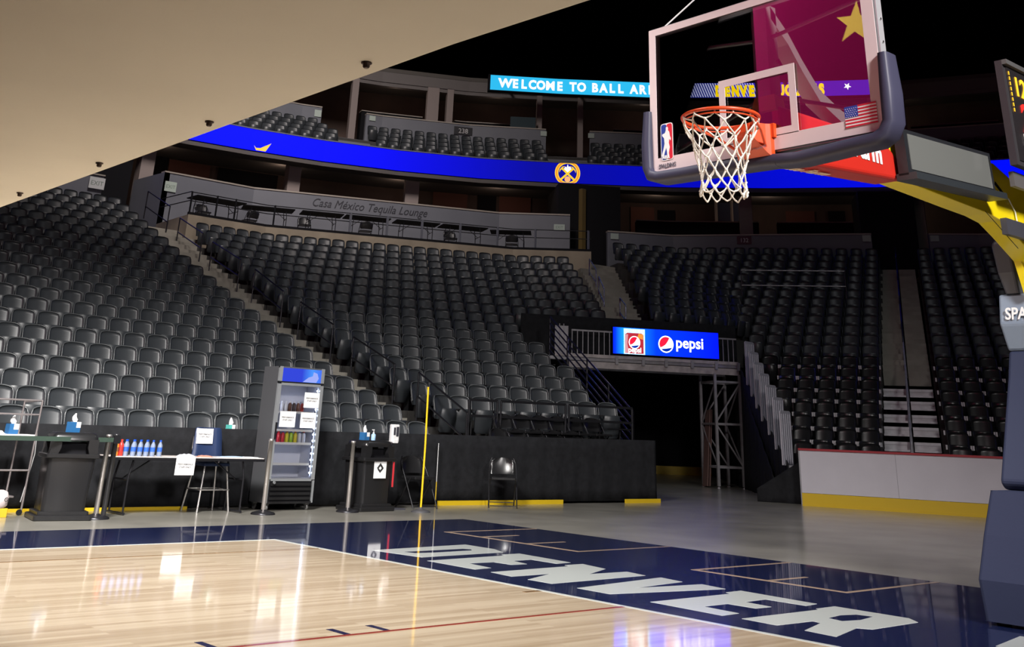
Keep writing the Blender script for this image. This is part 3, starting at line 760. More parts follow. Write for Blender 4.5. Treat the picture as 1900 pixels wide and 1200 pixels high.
wall_sign('EXIT', LW, (22.0, 26.0), 8.42, .42, .22, 'pale green EXIT plate at the right end of the lounge wall', XP, XT, .14)
wall_sign('', CW, (23.98, 24.95), 8.24, .32, .22, 'small pale plate at the left end of the wall numbered 132', XP, XT, .1)
wall_sign('', CW, (30.0, 17.65), 8.26, .3, .24, 'small pale plate at the right end of the wall numbered 132', XP, XT, .1)
wall_sign('', CW2, (31.42, 15.7), 8.26, .3, .22, 'small pale plate on the wall right of the far stairs', XP, XT, .1)
wall_sign('', C42, (16.4, 35.5), 13.5, .3, .3, 'small pale plate left of the upper stairs beside the tan panel', XP, XT, .1)
wall_sign('', C42, (18.7, 34.65), 13.62, .28, .22, 'tiny pale plate left of the number 238, upper deck', XP, XT, .1)
wall_sign('', C42, (25.42, 30.68), 13.6, .28, .22, 'tiny pale plate right of the number 238, beside upper stairs', XP, XT, .1)
wall_sign('', C42, (27.1, 29.3), 13.6, .28, .22, 'small pale plate just left of the hoop backboard, upper deck', XP, XT, .1)
sg = thing('lounge_sign', 'dark italic lettering naming the lounge on the grey wall', 'sign', (0, 0, 0))
M = on_curve(LW, (13.55, 30.39), 8.47, .012)
text('Casa México Tequila Lounge', .42, M, 'lettering', mat('dark_lettering', (.03, .03, .04), .6), sg, shear=.35, sx=1.0)
# fit lettering width to the wall run
lt = [c for c in bpy.data.objects if c.parent == sg][0]
xs = [(M.inverted() @ v.co).x for v in lt.data.vertices]; k_ = 4.42/max(xs)
lt.data.transform(M @ Matrix.Diagonal((k_, 1, 1, 1)) @ M.inverted())

# ================================================================== RAILS
def rail(name, label, pts, m=STEELR, r=.02, hts=(.88, .45), posts=None, cat='handrail', loc=None):
    # pts: foot points of the posts
    o = thing(name, label, cat, pts[0] if loc is None else loc); L = Vector(pts[0])
    P = [Vector(p)-L for p in pts]
    for q in P:
        b = MB(); b.tube([q, q+Vector((0, 0, hts[0]))], r, 8); b.build('post', m, o)
    for h in hts:
        b = MB(); b.tube([q+Vector((0, 0, h)) for q in P], r*.95, 8); b.build('rail', m, o)
    return o
def treadA(y): 
    k = (y-12.5+.62)/.86; k = max(0, k); i = int(k); return ZA[min(i, 20)]-TH
AR = [(3.6, 2.0), (6.7, 5.6), (9.7, 8.6), (12.8, 11.7), (16.0, 15.1), (19.4, 18.2)]
nm = ['lowest', 'second', 'third', 'fourth', 'fifth', 'topmost']
for i, (ka, kb) in enumerate([(5.6, 3.6), (8.6, 6.7), (11.7, 9.7), (15.1, 12.8), (18.2, 16.0)]):
    a = (6.95+.03*ka, 12.3+.86*ka); c = (6.95+.03*kb, 12.3+.86*kb)
    rail('stair_handrail', 'black two-bar handrail on the long aisle, %s pair of posts counted from the court' % nm[i+1], [(c[0], c[1], treadA(c[1])), (a[0], a[1], treadA(a[1]))])
rail('stair_handrail', 'black handrail at the foot of the long aisle behind the yellow pole', [(6.63, 12.42, .46), (7.03, 14.5, treadA(14.5))], hts=(1.0, .55))
rail('stair_handrail', 'black handrail at the top of the long aisle beside the lounge', [(7.55, 28.95, 6.45), (7.6, 31.0, 7.2)], hts=(.9, .4))
# front rail of the middle stand
o = thing('guard_rail', 'black guard rail in front of the middle stand, above the padded folding chairs', 'railing', (7.0, 12.82, .4))
F = lambda x: (x-7.0, (12.82-.163*(x-7.0))-12.82)
for x0, x1 in ((7.0, 7.62), (7.7, 9.2), (9.28, 10.86)):
    for x in (x0, x1):
        b = MB(); a = F(x); b.tube([(a[0], a[1], .06 if x < 10.6 else -.4), (a[0], a[1], 1.3)], .022, 8); b.build('post', STEELR, o)
    for z in (1.3, 1.02):
        b = MB(); b.bar((*F(x0), z), (*F(x1), z), .035, .045); b.build('rail', STEELR, o)
# side rail of the middle stand (many bars)
o = thing('side_railing', 'dark multi-bar railing down the right edge of the middle stand beside the tunnel', 'railing', (10.95, 12.25, 0))
A0, A1 = Vector((0, 0, 1.64)), Vector((1.9, 4.55, 3.9)); dn = Vector((0, 0, -1))
for i, h in enumerate((0, .16, .32, .48, .64, .8)):
    b = MB(); b.tube([A0+dn*h, A1+dn*h], .018, 8); b.build('rail', mat('blue_black_rail', (.05, .05, .09), .22, .8), o)
for t in (0, .25, .5, .75, 1):
    q = A0.lerp(A1, t); b = MB(); b.tube([q+dn*(.0), q+dn*(.95 if t else 1.25)], .022, 8); b.build('post', STEELR, o)
for h in (.35, .55, .75, .95, 1.15):
    b = MB(); b.tube([(0, 0, 1.64-h), (-.65, .1, 1.64-h)], .015, 6); b.build('rail', STEELR, o)
pz = MB(); pz.bar((1.0, 2.35, 1.85), (1.25, 3.0, 2.25), .02, .35); pz.build('white_infill', mat('dull_white_panel', (.35, .35, .37), .5), o)
# corner aisle rails
CB = mat('bluish_steel', (.2, .24, .33), .25, .8)
for i, (a, c) in enumerate((((18.9, 20.9), (18.0, 19.8)), ((20.3, 22.7), (19.5, 21.6)), ((17.75, 18.9), (17.35, 18.3)))):
    lab = ('middle', 'upper', 'lowest')[i]
    def zt(p): return max(3.62, ZA[11]-TH+((p[1]-18.0)*.9+(p[0]-17)*.5)/1.03*.335/.86)
    rail('stair_handrail', '%s steel handrail on the corner stairs above the lit drinks sign' % lab, [(c[0], c[1], zt(c)), (a[0], a[1], zt(a))], m=CB, r=.022)
# end stand centre rail: two parts, stepped
o = thing('stair_handrail', 'galvanised centre handrail on the white steps of the end stand', 'handrail', (CD0[0], CD0[1], 0))
for k0, k1 in ((0, 2), (2, 4), (4, 6), (6, 8)):
    a = Vector((*L2(CD0, CD1, k0/20), ZC[k0]-TH))-Vector((*CD0, 0)); c = Vector((*L2(CD0, CD1, k1/20), ZC[k1]-TH))-Vector((*CD0, 0)); u_ = Vector((0, 0, .9))
    b = MB(); b.tube([a+Vector((-.1, 0, -.1)), a+u_*.9, a+u_+(c-a)*.08, c+u_], .022, 8); b.build('rail', GALV, o)
    b = MB(); b.tube([c, c+u_], .02, 8); b.build('post', GALV, o)
o = thing('stair_handrail', 'dark centre handrail on the concrete stairs up to the far doorway', 'handrail', (*CD0, 0))
for k0, k1 in ((9, 12), (12, 15), (15, 18), (18, 20)):
    a = Vector((*L2(CD0, CD1, k0/20), ZC[k0]-TH))-Vector((*CD0, 0)); c = Vector((*L2(CD0, CD1, k1/20), ZC[k1]-TH))-Vector((*CD0, 0)); u_ = Vector((0, 0, .9))
    b = MB(); b.tube([a, a+u_, c+u_, c], .022, 8); b.build('rail', mat('dark_blue_rail', (.02, .02, .04), .3, .6), o)
# rail round the dark cut-out of the end stand
a, c = (21.0, 16.8), (22.9, 14.35)
o = thing('guard_rail', 'thin dark box rail round the gap in the end stand seats', 'railing', (*a, 5.2))
e = Vector((c[0]-a[0], c[1]-a[1], 0)); n = Vector((1.3, .85, .45))
for q in (Vector((0, 0, 0)), e):
    b = MB(); b.tube([q, q+Vector((0, 0, .8))], .02, 6); b.build('post', STEELR, o)
for z in (.8, .35):
    b = MB(); b.tube([Vector((0, 0, z)), e+Vector((0, 0, z))], .02, 6); b.build('rail', GALV, o)

# ------------------------------------------------------------------ lounge: rail, tables, chairs
def ledge_at(s, off): 
    C = offc(LEDGE, off); return at_s(C, s)
o = thing('lounge_railing', 'black railing with grey posts along the lounge ledge above the middle stand', 'railing', (8.0, 28.5, 7.2))
org = Vector((8.0, 28.5, 7.2)); Ct = offc(LEDGE, .06); LL = clen(Ct)
for h in (.36, .64):
    b = MB(); b.tube([Vector((x, y, 7.2+h))-org for x, y in Ct], .016, 6); b.build('rail', STEELR, o)
for i, s in enumerate((.05, .95, 1.62, 3.05, 5.65, 6.95, 8.2, 9.6, 11.0, 12.4, LL-.1)):
    p, t = at_s(Ct, s); b = MB(); q = Vector((p.x, p.y, 7.2))-org
    b.bar(q, q+Vector((0, 0, .66)), .07 if 3 < i else .04, .05); b.build('post', GREYW if i > 3 else STEELR, o)
b = MB(); b.tube([(0, 0, .64), (-.1, 2.0, .64)], .016, 6); b.build('rail', STEELR, o)
b = MB(); b.tube([(0, 0, .36), (-.1, 2.0, .36)], .016, 6); b.build('rail', STEELR, o)
def folding_table(label, P, a, L, wd=.6, h=.74, group='folding tables on the lounge ledge', topm=None, edge=None):
    t = thing('folding_table', label, 'table', P, a, group)
    b = MB(); b.rbox((-L/2, -wd/2, h-.035), (L/2, wd/2, h), .015); b.build('tabletop', topm or GLOSSB, t)
    for s in (-1, 1):
        b = MB(); x = s*(L/2-.3)
        for y in (-wd/2+.08, wd/2-.08): b.tube([(x, y, h-.04), (x+s*.04, y, .45), (x+s*.04, y, 0.02)], .014, 6)
        b.tube([(x+s*.04, -wd/2+.04, .02), (x+s*.04, wd/2-.04, .02)], .016, 6)
        b.tube([(x-s*.35, 0, h-.04), (x+s*.03, 0, .42)], .01, 6); b.tube([(x+s*.04, -wd/2+.08, .42), (x+s*.04, wd/2-.08, .42)], .012, 6)
        b.build('leg_frame', STEELR, t)
    return t
tp = [(.6, 1.8), (2.5, 1.75), (4.35, 1.45), (5.95, 1.6), (7.75, 1.6), (9.5, 1.7), (11.35, 1.5)]
tn = ['first black table from the left end of the lounge', 'second black table from the left end of the lounge', 'third black table, left of the lounge lettering', 'fourth black table, below the start of the lounge lettering', 'fifth black table, below the end of the lounge lettering', 'sixth black table, second from the right end of the lounge', 'rightmost black table of the lounge']
for (s, L), n_ in zip(tp, tn):
    p, t = ledge_at(s+.7, .8); folding_table(n_, (p.x, p.y, 7.12), math.atan2(t.y, t.x), L, .8, topm=BLACK)
def folding_chair(label, P, a, group, m=GLOSSB, fm=STEELR, h=.76, gr=True):
    c = thing('folding_chair', label, 'chair', P, a, group)
    # backrest: padded, curved, front faces -y
    b = MB(); fr = []; n = 8
    for z, hw, y in ((.50, .20, .13), (.54, .225, .15), (.66, .22, .185), (.73, .19, .2), (.755, .13, .205)):
        fr.append([(hw*u, y-.05*u*u+.03, z-.02*u*u*(z > .7)) for u in [-1+2*i/n for i in range(n+1)]]+[(hw*u, y-.05*u*u+.06, z-.02*u*u*(z > .7)) for u in [1-2*i/n for i in range(n+1)]])
    b.loft(fr); b.build('backrest', m, c)
    b = MB(); b.rbox((-.21, -.24, .42), (.21, .16, .46), .03); b.build('seat', m, c)
    for s in (-1, 1):
        x = s*.235
        b = MB(); b.tube([(x, -.28, 0), (x, -.02, .40), (x*.97, .17, .66), (x*.8, .2, .745)], .011, 7); b.build('leg', fm, c)
        b = MB(); b.tube([(x*.93, .24, 0), (x*.93, -.12, .44)], .011, 7); b.build('leg', fm, c)
    b = MB(); b.tube([(-.22, -.27, .03), (.22, -.27, .03)], .008, 6); b.build('stretcher', fm, c)
    b = MB(); b.tube([(-.215, .2, .06), (.215, .2, .06)], .008, 6); b.build('stretcher', fm, c)
    return c
for i, s in enumerate((1.3, 3.1, 5.0, 7.2, 10.4, 12.8)):
    p, t = ledge_at(s, 1.75); folding_chair('black folding chair behind the lounge tables, %s from the left' % ordn(i+1), (p.x, p.y, 7.12), math.atan2(t.y, t.x)+PI*(i % 2), 'folding chairs on the lounge ledge', SEATF)
# padded folding chairs in front of the guard rail
for i in range(6):
    x = 7.72+i*.44; y = 12.62-.1*(x-7.6)
    folding_chair('padded black folding chair directly under the guard rail, %s from the left' % ordn(i+1), (x, y-.1, .73), -.1, 'padded folding chairs below the guard rail')
for i in range(5):
    x = 7.3+i*.46; y = 12.15-.05*(x-7.2)
    folding_chair('padded black folding chair just above the drape edge, %s from the left' % ordn(i+1), (x, y-.02, .47), -.06, 'padded folding chairs above the drape')

# ================================================================== GANGWAY WITH LIT SIGN
GA = Vector((13.35, 17.82, 0)); GB = Vector((18.4, 15.1, 0)); gd = (GB-GA).normalized(); gn = Vector((-gd.y, gd.x, 0))
o = thing('gangway', 'grey metal gangway bridging the tunnel mouth', 'gangway', GA)
GM = basis((0, 0, 0), gd, gn); glen = (GB-GA).length
b = MB(); b.M = GM; b.box((.3, .02, 2.96), (glen, 1.0, 3.04)); b.build('deck', GALV, o)
b = MB(); b.M = GM; b.box((.9, 0, 2.78), (glen, .07, 2.94)); b.build('beam', mat('weathered_white_metal', (.42, .38, .37), .5, .2, noise=.25, nscale=5), o)
b = MB(); b.M = GM; b.box((.9, .93, 2.78), (glen, 1.0, 2.94)); b.build('beam', GALV, o)
b = MB(); b.M = GM; b.box((.5, -.03, 3.04), (glen-.02, .01, 3.12)); b.build('kick_plate', mat('weathered_white_metal', (.42, .38, .37)), o)
for x in (2.2, 2.95, 3.6, 4.35, 5.05, 5.7):
    b = MB(); b.M = GM; b.box((x-.03, -.06, 2.9), (x+.05, .02, 3.1)); b.build('bracket', GALV, o)
for (x0, x1) in ((.95, 2.08), (5.12, glen-.05)):
    f = MB(); f.M = GM; f.box((x0, -.02, 3.69), (x1, .01, 3.73)); f.build('handrail', GALV, o)
    x = x0+.02
    while x < x1:
        f = MB(); f.M = GM; f.box((x-.011, -.012, 3.12), (x+.011, .008, 3.69)); f.build('baluster', GALV, o); x += .15
# ribbed guard at the left end
def guard_panel(parent, M, L, H, name='guard_panel'):
    g = MB(); g.M = M; n = max(4, int(L/.07)); r = .05
    for i in range(n):
        x = L*i/(n-1); zt = H-(.05 if i in (0, n-1) else 0)
        g.tube([(x, 0, 0), (x, 0, zt)], .014, 6)
    return g
g = guard_panel(None, GM @ Matrix.Translation((.5, -.02, 3.1)), .35, .75); g.box((0, .0, .02), (.35, .012, .7)); g.build('end_panel', GALV, o)
s = thing('lit_drinks_sign', 'bright blue lit soft drink sign hung on the gangway railing', 'sign', GA+gd*3.62)
SW, SH = 3.03, .665
SM = basis(Vector((0, 0, 3.175))-gd*SW/2-gn*.06, gd, (0, 0, 1))
PB = ramp_glow('sign_blue', [(0, (.0, .01, .85)), (.02, (0, .015, 1)), (.1, (.005, .16, 1)), (.4, (.0, .02, .85)), (.97, (0, .004, .75))], mul=.33, strength=2.8)
b = MB(); b.prism(rect(0, 0, SW, SH), 0, .004)
o_ = b.build('screen_face', PB, s); o_.matrix_local = SM
plate(rect(-.02, -.02, SW+.02, SH+.02), SM, 'housing', BLACK, s, .09, z=-.1)
def globe(M, r, parent):
    plate(circ(0, 0, r*1.08, n=40), M, 'globe_ring', glow('sign_white', (1, 1, 1), 2.6), parent, .002, .006)
    R = glow('sign_red', (.75, .01, .04), 1.5); B = glow('sign_globe_blue', (.0, .03, .45), 1)
    # top red swoosh, bottom blue swoosh
    P = [(r*.94*math.cos(math.radians(a)), r*.94*math.sin(math.radians(a))) for a in range(58, 209, 6)]
    P += arc(P[-1], (-r*.1, -r*.25), (r*.25, r*.35), 8)[1:]+arc((r*.25, r*.35), (r*.42, r*.65), P[0], 6)[1:-1]
    plate(P, M, 'globe_red', R, parent, .002, .009)
    P = [(r*.94*math.cos(math.radians(a)), r*.94*math.sin(math.radians(a))) for a in range(222, 341, 6)]
    P += arc(P[-1], (r*.35, -r*.52), P[0], 10)[1:-1]
    plate(P, M, 'globe_blue', B, parent, .002, .009)
globe(SM @ Matrix.Translation((1.5, .30, 0)), .2, s)
text('pepsi', .4, SM @ Matrix.Translation((1.78, .23, .006)), 'lettering', glow('sign_white', (1, 1, 1), 2.6), s, bold=.006, sx=.98)
plate(rect(.30, .0, .9, SH-.02), SM, 'can_halo', glow('sign_halo', (.55, .95, 1), 2.2), s, .002, .002)
plate([(.33, .02), (.86, .02), (.86, .5), (.8, .54), (.4, .54), (.33, .5)], SM, 'can_shape', glow('sign_can_red', (.55, .03, .05), 1), s, .002, .005)
plate([(.33, .02), (.45, .02), (.4, .25), (.42, .5), (.33, .5)], SM, 'can_glint', glow('sign_can_pink', (.8, .35, .4), 1), s, .002, .0075)
plate([(.68, .42), (.85, .38), (.85, .52), (.72, .53)], SM, 'can_flare', glow('sign_can_orange', (1, .35, .05), 1), s, .002, .0075)
globe(SM @ Matrix.Translation((.6, .3, .003)), .15, s)
text('pepsi', .19, SM @ Matrix.Translation((.42, .05, .012)), 'lettering', glow('sign_white', (1, 1, 1), 2.6), s, bold=.003, sx=.95)
# truss tower
o = thing('truss_tower', 'grey steel truss tower holding up the right end of the gangway', 'truss', (17.76, 15.44, 0), math.atan2(gd.y, gd.x))
for x, y in ((0, 0), (.72, 0), (0, 1.0), (.72, 1.0)):
    b = MB(); b.box((x-.035, y-.035, .05), (x+.035, y+.035, 2.8)); b.build('leg', GALV, o)
    b = MB(); b.lathe([(.05, 0), (.05, .02), (.018, .03), (.018, .1)], 10, c=(x, y, 0)); b.build('foot', GALV, o)
for y in (0, 1.0):
    for z in (.5, 1.55, 2.6):
        b = MB(); b.box((0, y-.02, z-.025), (.72, y+.02, z+.025)); b.build('crossbar', GALV, o)
    b = MB(); b.bar((.02, y, 1.62), (.7, y, 2.55), .035, .035); b.build('brace', GALV, o)
    b = MB(); b.bar((.02, y, 1.5), (.7, y, .55), .035, .035); b.build('brace', GALV, o)
for x in (0, .72):
    for z in (.5, 1.55, 2.6):
        b = MB(); b.box((x-.02, 0, z-.025), (x+.02, 1.0, z+.025)); b.build('crossbar', GALV, o)
    b = MB(); b.bar((x, .03, .55), (x, .97, 1.5), .03, .03); b.build('brace', GALV, o)
    b = MB(); b.bar((x, .97, 1.6), (x, .03, 2.55), .03, .03); b.build('brace', GALV, o)
ff = thing('folded_boards', 'brown folded boards leaning inside the truss tower', 'boards', (17.75, 15.9, 0), math.atan2(gd.y, gd.x))
for i in range(2):
    b = MB(); b.bar((.1+i*.07, .2, 0.02), (.32+i*.05, .35, 1.9), .03, .3); b.build('board', mat('brown_board', (.14, .08, .07), .7), ff)

# ribbed end panels of the end stand, and its black drape
PALEM = mat('pale_ribbed_metal', (.5, .49, .55), .4, .2)
u45 = Vector((CL1[0]-CL0[0], CL1[1]-CL0[1], 0)).normalized()
for i, tt in enumerate((0.0, .8, 1.62, 2.5, 3.25, 3.95, 4.6)):
    base = Vector((14.12, 10.62, 0))+Vector((.7071, .7071, 0))*(tt+.45)
    zt = 1.78+.295*i; zb = .82+.295*i-.02
    o = thing('seat_end_panel', 'pale ribbed end panel of the end stand, %s step up from the floor' % ordn(i+1), 'panel', base, math.radians(12), 'ribbed end panels of the end stand')
    g = MB(); n = 5
    rr = []
    W_, H_ = .62, zt-zb+.12
    W_ = .56; prof = [(-W_/2, .02), (W_/2, 0), (W_/2, H_-.05), (W_/2-.03, H_-.012), (W_/2-.08, H_), (-W_/2+.05, H_), (-W_/2, H_-.03)]
    g.M = basis((0, 0, zb-.1), (1, 0, 0), (0, 0, 1)); g.prism([(x, z) for x, z in prof], -.014, .014); g.build('sheet', PALEM, o)
    for j in range(5):
        x = -W_/2+.06+j*(W_-.12)/4; g = MB(); g.tube([(x, -.014, zb-.06), (x, -.014, zb-.16+H_)], .009, 6); g.build('rib', PALEM, o)
    g = MB(); g.box((-.02, -.0, .0 if i == 0 else zb-.5), (.02, .03, zb-.08)); g.build('post', STEELR, o)
drape('black_drape', [(14.2, 10.75), (14.9, 11.5), (19.2, 15.85)], .0, 2.9, .05, .5, label='black drape hanging beside the ribbed end panels of the end stand', top=(.75, 3.4))
drape('black_drape', [(14.28, 10.35), (14.05, 10.95), (13.85, 11.35)], .0, .6, .03, .4, label='loose black cloth heaped at the foot of the end stand', top=(.9, .25))
# steps peeking between drape and boards
b = MB()
for i, z in enumerate((.62, .36)):
    b.box((14.25+.12*i, 10.45+.05*i, z), (14.75, 10.8, z+.1))
b.box((14.2, 10.3, .2), (14.7, 10.75, .3)); b.box((14.3, 10.5, 0), (14.36, 10.56, .7))
o = b.build('stand_side_step', mat('worn_white_metal', (.5, .49, .52))); tag(o, 'small worn metal side steps between the black drape and white boards', 'steps')

# hockey boards
HA, HB = Vector((13.77, 10.17, 0)), Vector((16.3, 3.35, 0)); hd = (HB-HA).normalized(); hn = Vector((-hd.y, hd.x, 0))
o = thing('rink_board', 'white ice rink board with red cap rail and yellow kickplate', 'board', HA)
HM = basis((0, 0, 0), hd, hn)
hl = (HB-HA).length
b = MB(); b.M = HM; b.box((0, -.0, .24), (hl, .08, 1.03)); b.build('board_face', mat('rink_white', (.56, .55, .6), .35, noise=.03, nscale=2), o)
b = MB(); b.M = HM; b.box((-.005, -.012, .0), (hl, .0, .235)); b.build('kickplate', YB, o)
b = MB(); b.M = HM; b.box((-.005, -.03, .0), (hl, -.012, .035)); b.build('kickplate_lip', YB, o)
b = MB(); b.M = HM; b.box((-.02, -.03, 1.03), (hl, .11, 1.07)); b.build('cap_rail', mat('red_cap_rail', (.33, .02, .03), .4), o)
b = MB(); b.M = HM; b.box((-.03, .0, .0), (0, .09, 1.04)); b.build('end_post', mat('grey_board_edge', (.3, .3, .32), .5), o)
for x in (1.9, 4.3):
    b = MB(); b.M = HM; b.box((x, -.004, .24), (x+.008, 0, 1.03)); b.build('panel_seam', mat('seam_grey', (.3, .3, .34), .6), o)

# ================================================================== HOOP
YC = .108; XB = -1.193
hoop = thing('basketball_hoop', 'portable basketball hoop with glass backboard, orange rim and yellow arm', 'basketball hoop', (0, 0, 0))
b = MB(); b.box((XB, YC-.914, 2.896), (XB+.012, YC+.914, 3.962)); board = b.build('backboard_glass', GLASS, hoop)
def strip(y0, z0, y1, z1, x=XB, d=.004, m=WFRAME_LIT, nm='white_border', par=None):
    b = MB(); b.box((x-d, min(y0, y1), min(z0, z1)), (x, max(y0, y1), max(z0, z1))); return b.build(nm, m, par or board)
bw = .082; y0, y1, z0, z1 = YC-.914, YC+.914, 2.896, 3.962
b = MB()
for a in ((y0, z0, y1, z0+bw*1.15), (y0, z1-bw*.62, y1, z1), (y0, z0+bw*1.15, y0+bw, z1-bw*.62), (y1-bw*.75, z0+bw*1.15, y1, z1-bw*.62)):
    b.box((XB-.004, a[0], a[1]), (XB, a[2], a[3]))
b.build('white_border', WFRAME_LIT, board)
b = MB(); t = .05; q0, q1, r0, r1 = .095-.305, .095+.305, 2.985, 3.44
for a in ((q0, r0, q1, r0+t), (q0, r1-t, q1, r1), (q0, r0+t, q0+t, r1-t), (q1-t, r0+t, q1, r1-t)):
    b.box((XB-.004, a[0], a[1]), (XB, a[2], a[3]))
b.build('target_square', WFRAME_LIT, board)
SF = mat('silver_frame', (.5, .5, .52), .35, .5)
b = MB()
for a in ((y0-.012, z0-.01, y1+.012, z0+.05), (y0-.012, z1-.05, y1+.012, z1+.012), (y0-.012, z0+.05, y0+.045, z1-.05), (y1-.045, z0+.05, y1+.012, z1-.05)):
    b.box((XB+.013, a[0], a[1]), (XB+.075, a[2], a[3]))
b.build('rear_frame', SF, hoop)
for z in (3.45, 3.6, 3.75, 3.88):
    b = MB(); b.M = Matrix.Translation((XB+.045, y0-.012, z)) @ Matrix.Rotation(PI/2, 4, 'X'); b.lathe([(.008, 0), (.008, .006)], 8); b.build('frame_bolt', CHROME, hoop)
# U shaped pad
def upad(ya, yb, nm):
    path = [p for p in [(1.04+0, 3.34), (1.045, 3.1), (1.04, 2.93), (1.015, 2.875), (.95, 2.855), (.6, 2.848), (.3, 2.842), (.02, 2.835), (-.05, 2.825), (-.2, 2.815), (-.4, 2.825), (-.6, 2.838), (-.74, 2.845), (-.80, 2.875), (-.838, 2.94), (-.842, 3.12), (-.838, 3.36)] if ya <= p[0] <= yb]
    if nm == 'left': path = [p for p in path]
    rr = []
    for i, p in enumerate(path):
        a = path[max(i-1, 0)]; c = path[min(i+1, len(path)-1)]; t = Vector((c[0]-a[0], c[1]-a[1])).normalized(); n = Vector((t.y, -t.x))
        e = .8 if i in (0, len(path)-1) and abs(t.y) > .9 else 1
        ring = []
        for k in range(14):
            A = 2*PI*k/14; ca, sa_ = math.cos(A), math.sin(A)
            sx = (abs(ca)**.5)*(1 if ca > 0 else -1)*.085*e; sn = (abs(sa_)**.5)*(1 if sa_ > 0 else -1)*.042*e
            ring.append((XB+.035+sx, p[0]+n.x*sn, p[1]+n.y*sn))
        rr.append(ring)
    b = MB(); b.loft(rr); return b.build('edge_pad', mat('purple_navy_pad', (.036, .036, .066), .5, spec=.35), hoop)
upad(-.06, 1.1, 'left'); upad(-.9, -.04, 'right')
# stickers
nbm = basis((XB-.006, .0, .0), (0, -1, 0), (0, 0, 1))   # local x = -y, local y = z
def V(y, z): return (-y, z)
NB = mat('sticker_blue', (.02, .05, .3), .4); NR = mat('sticker_red', (.6, .02, .04), .4); NW = mat('sticker_white', (.8, .8, .8), .4)
em = bpy.data.objects.new('league_emblem', None); col.objects.link(em); em.parent = board
L = Matrix.Translation((-.925, 2.965, 0))
M = nbm @ L
def rr_(x0, y0, x1, y1, r): return [(x1-r+r*math.cos(a), y0+r+r*math.sin(a)) for a in (-PI/2, -PI/4, 0)]+[(x1-r+r*math.cos(a), y1-r+r*math.sin(a)) for a in (0, PI/4, PI/2)]+[(x0+r+r*math.cos(a), y1-r+r*math.sin(a)) for a in (PI/2, .75*PI, PI)]+[(x0+r+r*math.cos(a), y0+r+r*math.sin(a)) for a in (PI, 1.25*PI, 1.5*PI)]
plate(rr_(0, 0, .112, .265, .02), M, 'emblem_border', NW, em, .001)
plate(rr_(.006, .006, .056, .259, .015), M, 'emblem_blue', NB, em, .001, .001)
plate(rr_(.056, .006, .106, .259, .015), M, 'emblem_red', NR, em, .001, .001)
plate([(.05, .235), (.062, .24), (.07, .228), (.068, .212), (.08, .2), (.085, .17), (.094, .15), (.09, .135), (.078, .15), (.074, .12), (.082, .09), (.072, .05), (.078, .012), (.06, .012), (.056, .06), (.05, .09), (.036, .06), (.02, .012), (.008, .04), (.024, .08), (.036, .12), (.032, .16), (.014, .18), (.016, .19), (.04, .195), (.05, .215)], M, 'player_silhouette', NW, em, .001, .002)
text('NBA', .034, M @ Matrix.Translation((.012, .012, .0035)), 'lettering', NW, em, bold=.001, depth=.0004)
text('SPALDING', .042, nbm @ Matrix.Translation((-.95, 2.915, .001)), 'lettering', mat('grey_ink', (.12, .11, .14), .6), board, shear=.12, bold=.001, depth=.0004, sx=.8)
fe = bpy.data.objects.new('flag_sticker', None); col.objects.link(fe); fe.parent = board
M = nbm @ Matrix.Translation((.545, 2.945, 0)); fw, fh = .215, .13
plate(rect(0, 0, fw, fh), M, 'flag_field', NW, fe, .001)
for i in range(7): plate(rect(0, fh*(2*i)/13, fw, fh*(2*i+1)/13), M, 'flag_stripe', NR, fe, .001, .001)
plate(rect(0, fh*6/13, fw*.42, fh), M, 'flag_canton', NB, fe, .001, .002)
sm_ = MB(); sm_.M = M
for r in range(5):
    for c in range(6 - r % 2):
        x = .008+c*.0145+(r % 2)*.007; y = fh*.5+r*.0125; sm_.prism([(x-.003, y), (x, y-.003), (x+.003, y), (x, y+.003)], .003, .0036)
sm_.build('flag_stars', NW, fe)
# rim, bracket, net
RC = Vector((XB-.381, YC, 3.048)); RR = .2286+.01
b = MB(); b.tube([(RC.x+RR*math.cos(2*PI*i/40), RC.y+RR*math.sin(2*PI*i/40), RC.z) for i in range(40)], .0115, 10, closed=True); rim = b.build('rim', ORANGE, hoop)
b = MB(); b.tube([(RC.x+(RR-.006)*math.cos(2*PI*i/40), RC.y+(RR-.006)*math.sin(2*PI*i/40), RC.z-.026) for i in range(40)], .005, 6, closed=True); b.build('net_ring', ORANGE, rim)
b = MB()
rr = []
for x, hw, zb, zt in ((XB-.002, .13, 2.845, 3.06), (XB-.04, .13, 2.85, 3.06), (XB-.07, .115, 2.875, 3.058), (XB-.15, .085, 2.95, 3.055), (XB-.168, .06, 3.0, 3.05)):
    rr.append([(x, YC-hw, zb), (x, YC+hw, zb), (x, YC+hw, zt), (x, YC-hw, zt)])
b.loft(rr, 0, True, False); br = b.build('rim_bracket', ORANGE, hoop)
b = MB(); b.box((XB-.03, YC-.15, 2.975), (XB-.0, YC+.15, 3.065)); b.build('mounting_plate', ORANGE, br)
for s in (-1, 1):
    b = MB(); b.tube([(XB-.05, YC+s*.1, 2.9), (XB-.2, YC+s*.17, 2.985), (RC.x+.02, YC+s*(RR-.01), RC.z-.02)], .009, 6); b.build('brace', ORANGE, rim)
text('SPALDING', .036, basis((XB-.1, YC-.02, 2.885), (0, -1, 0), (.45, 0, .9)) @ Matrix.Translation((0, 0, .012)), 'lettering', mat('grey_ink', (.12, .11, .14)), br, shear=.12, depth=.0004, sx=.7)
net = []
prof = [(.232, -.02), (.226, -.06), (.19, -.14), (.163, -.215), (.146, -.285), (.136, -.35), (.138, -.41), (.146, -.465), (.14, -.5)]
NN = 12; nodes = []
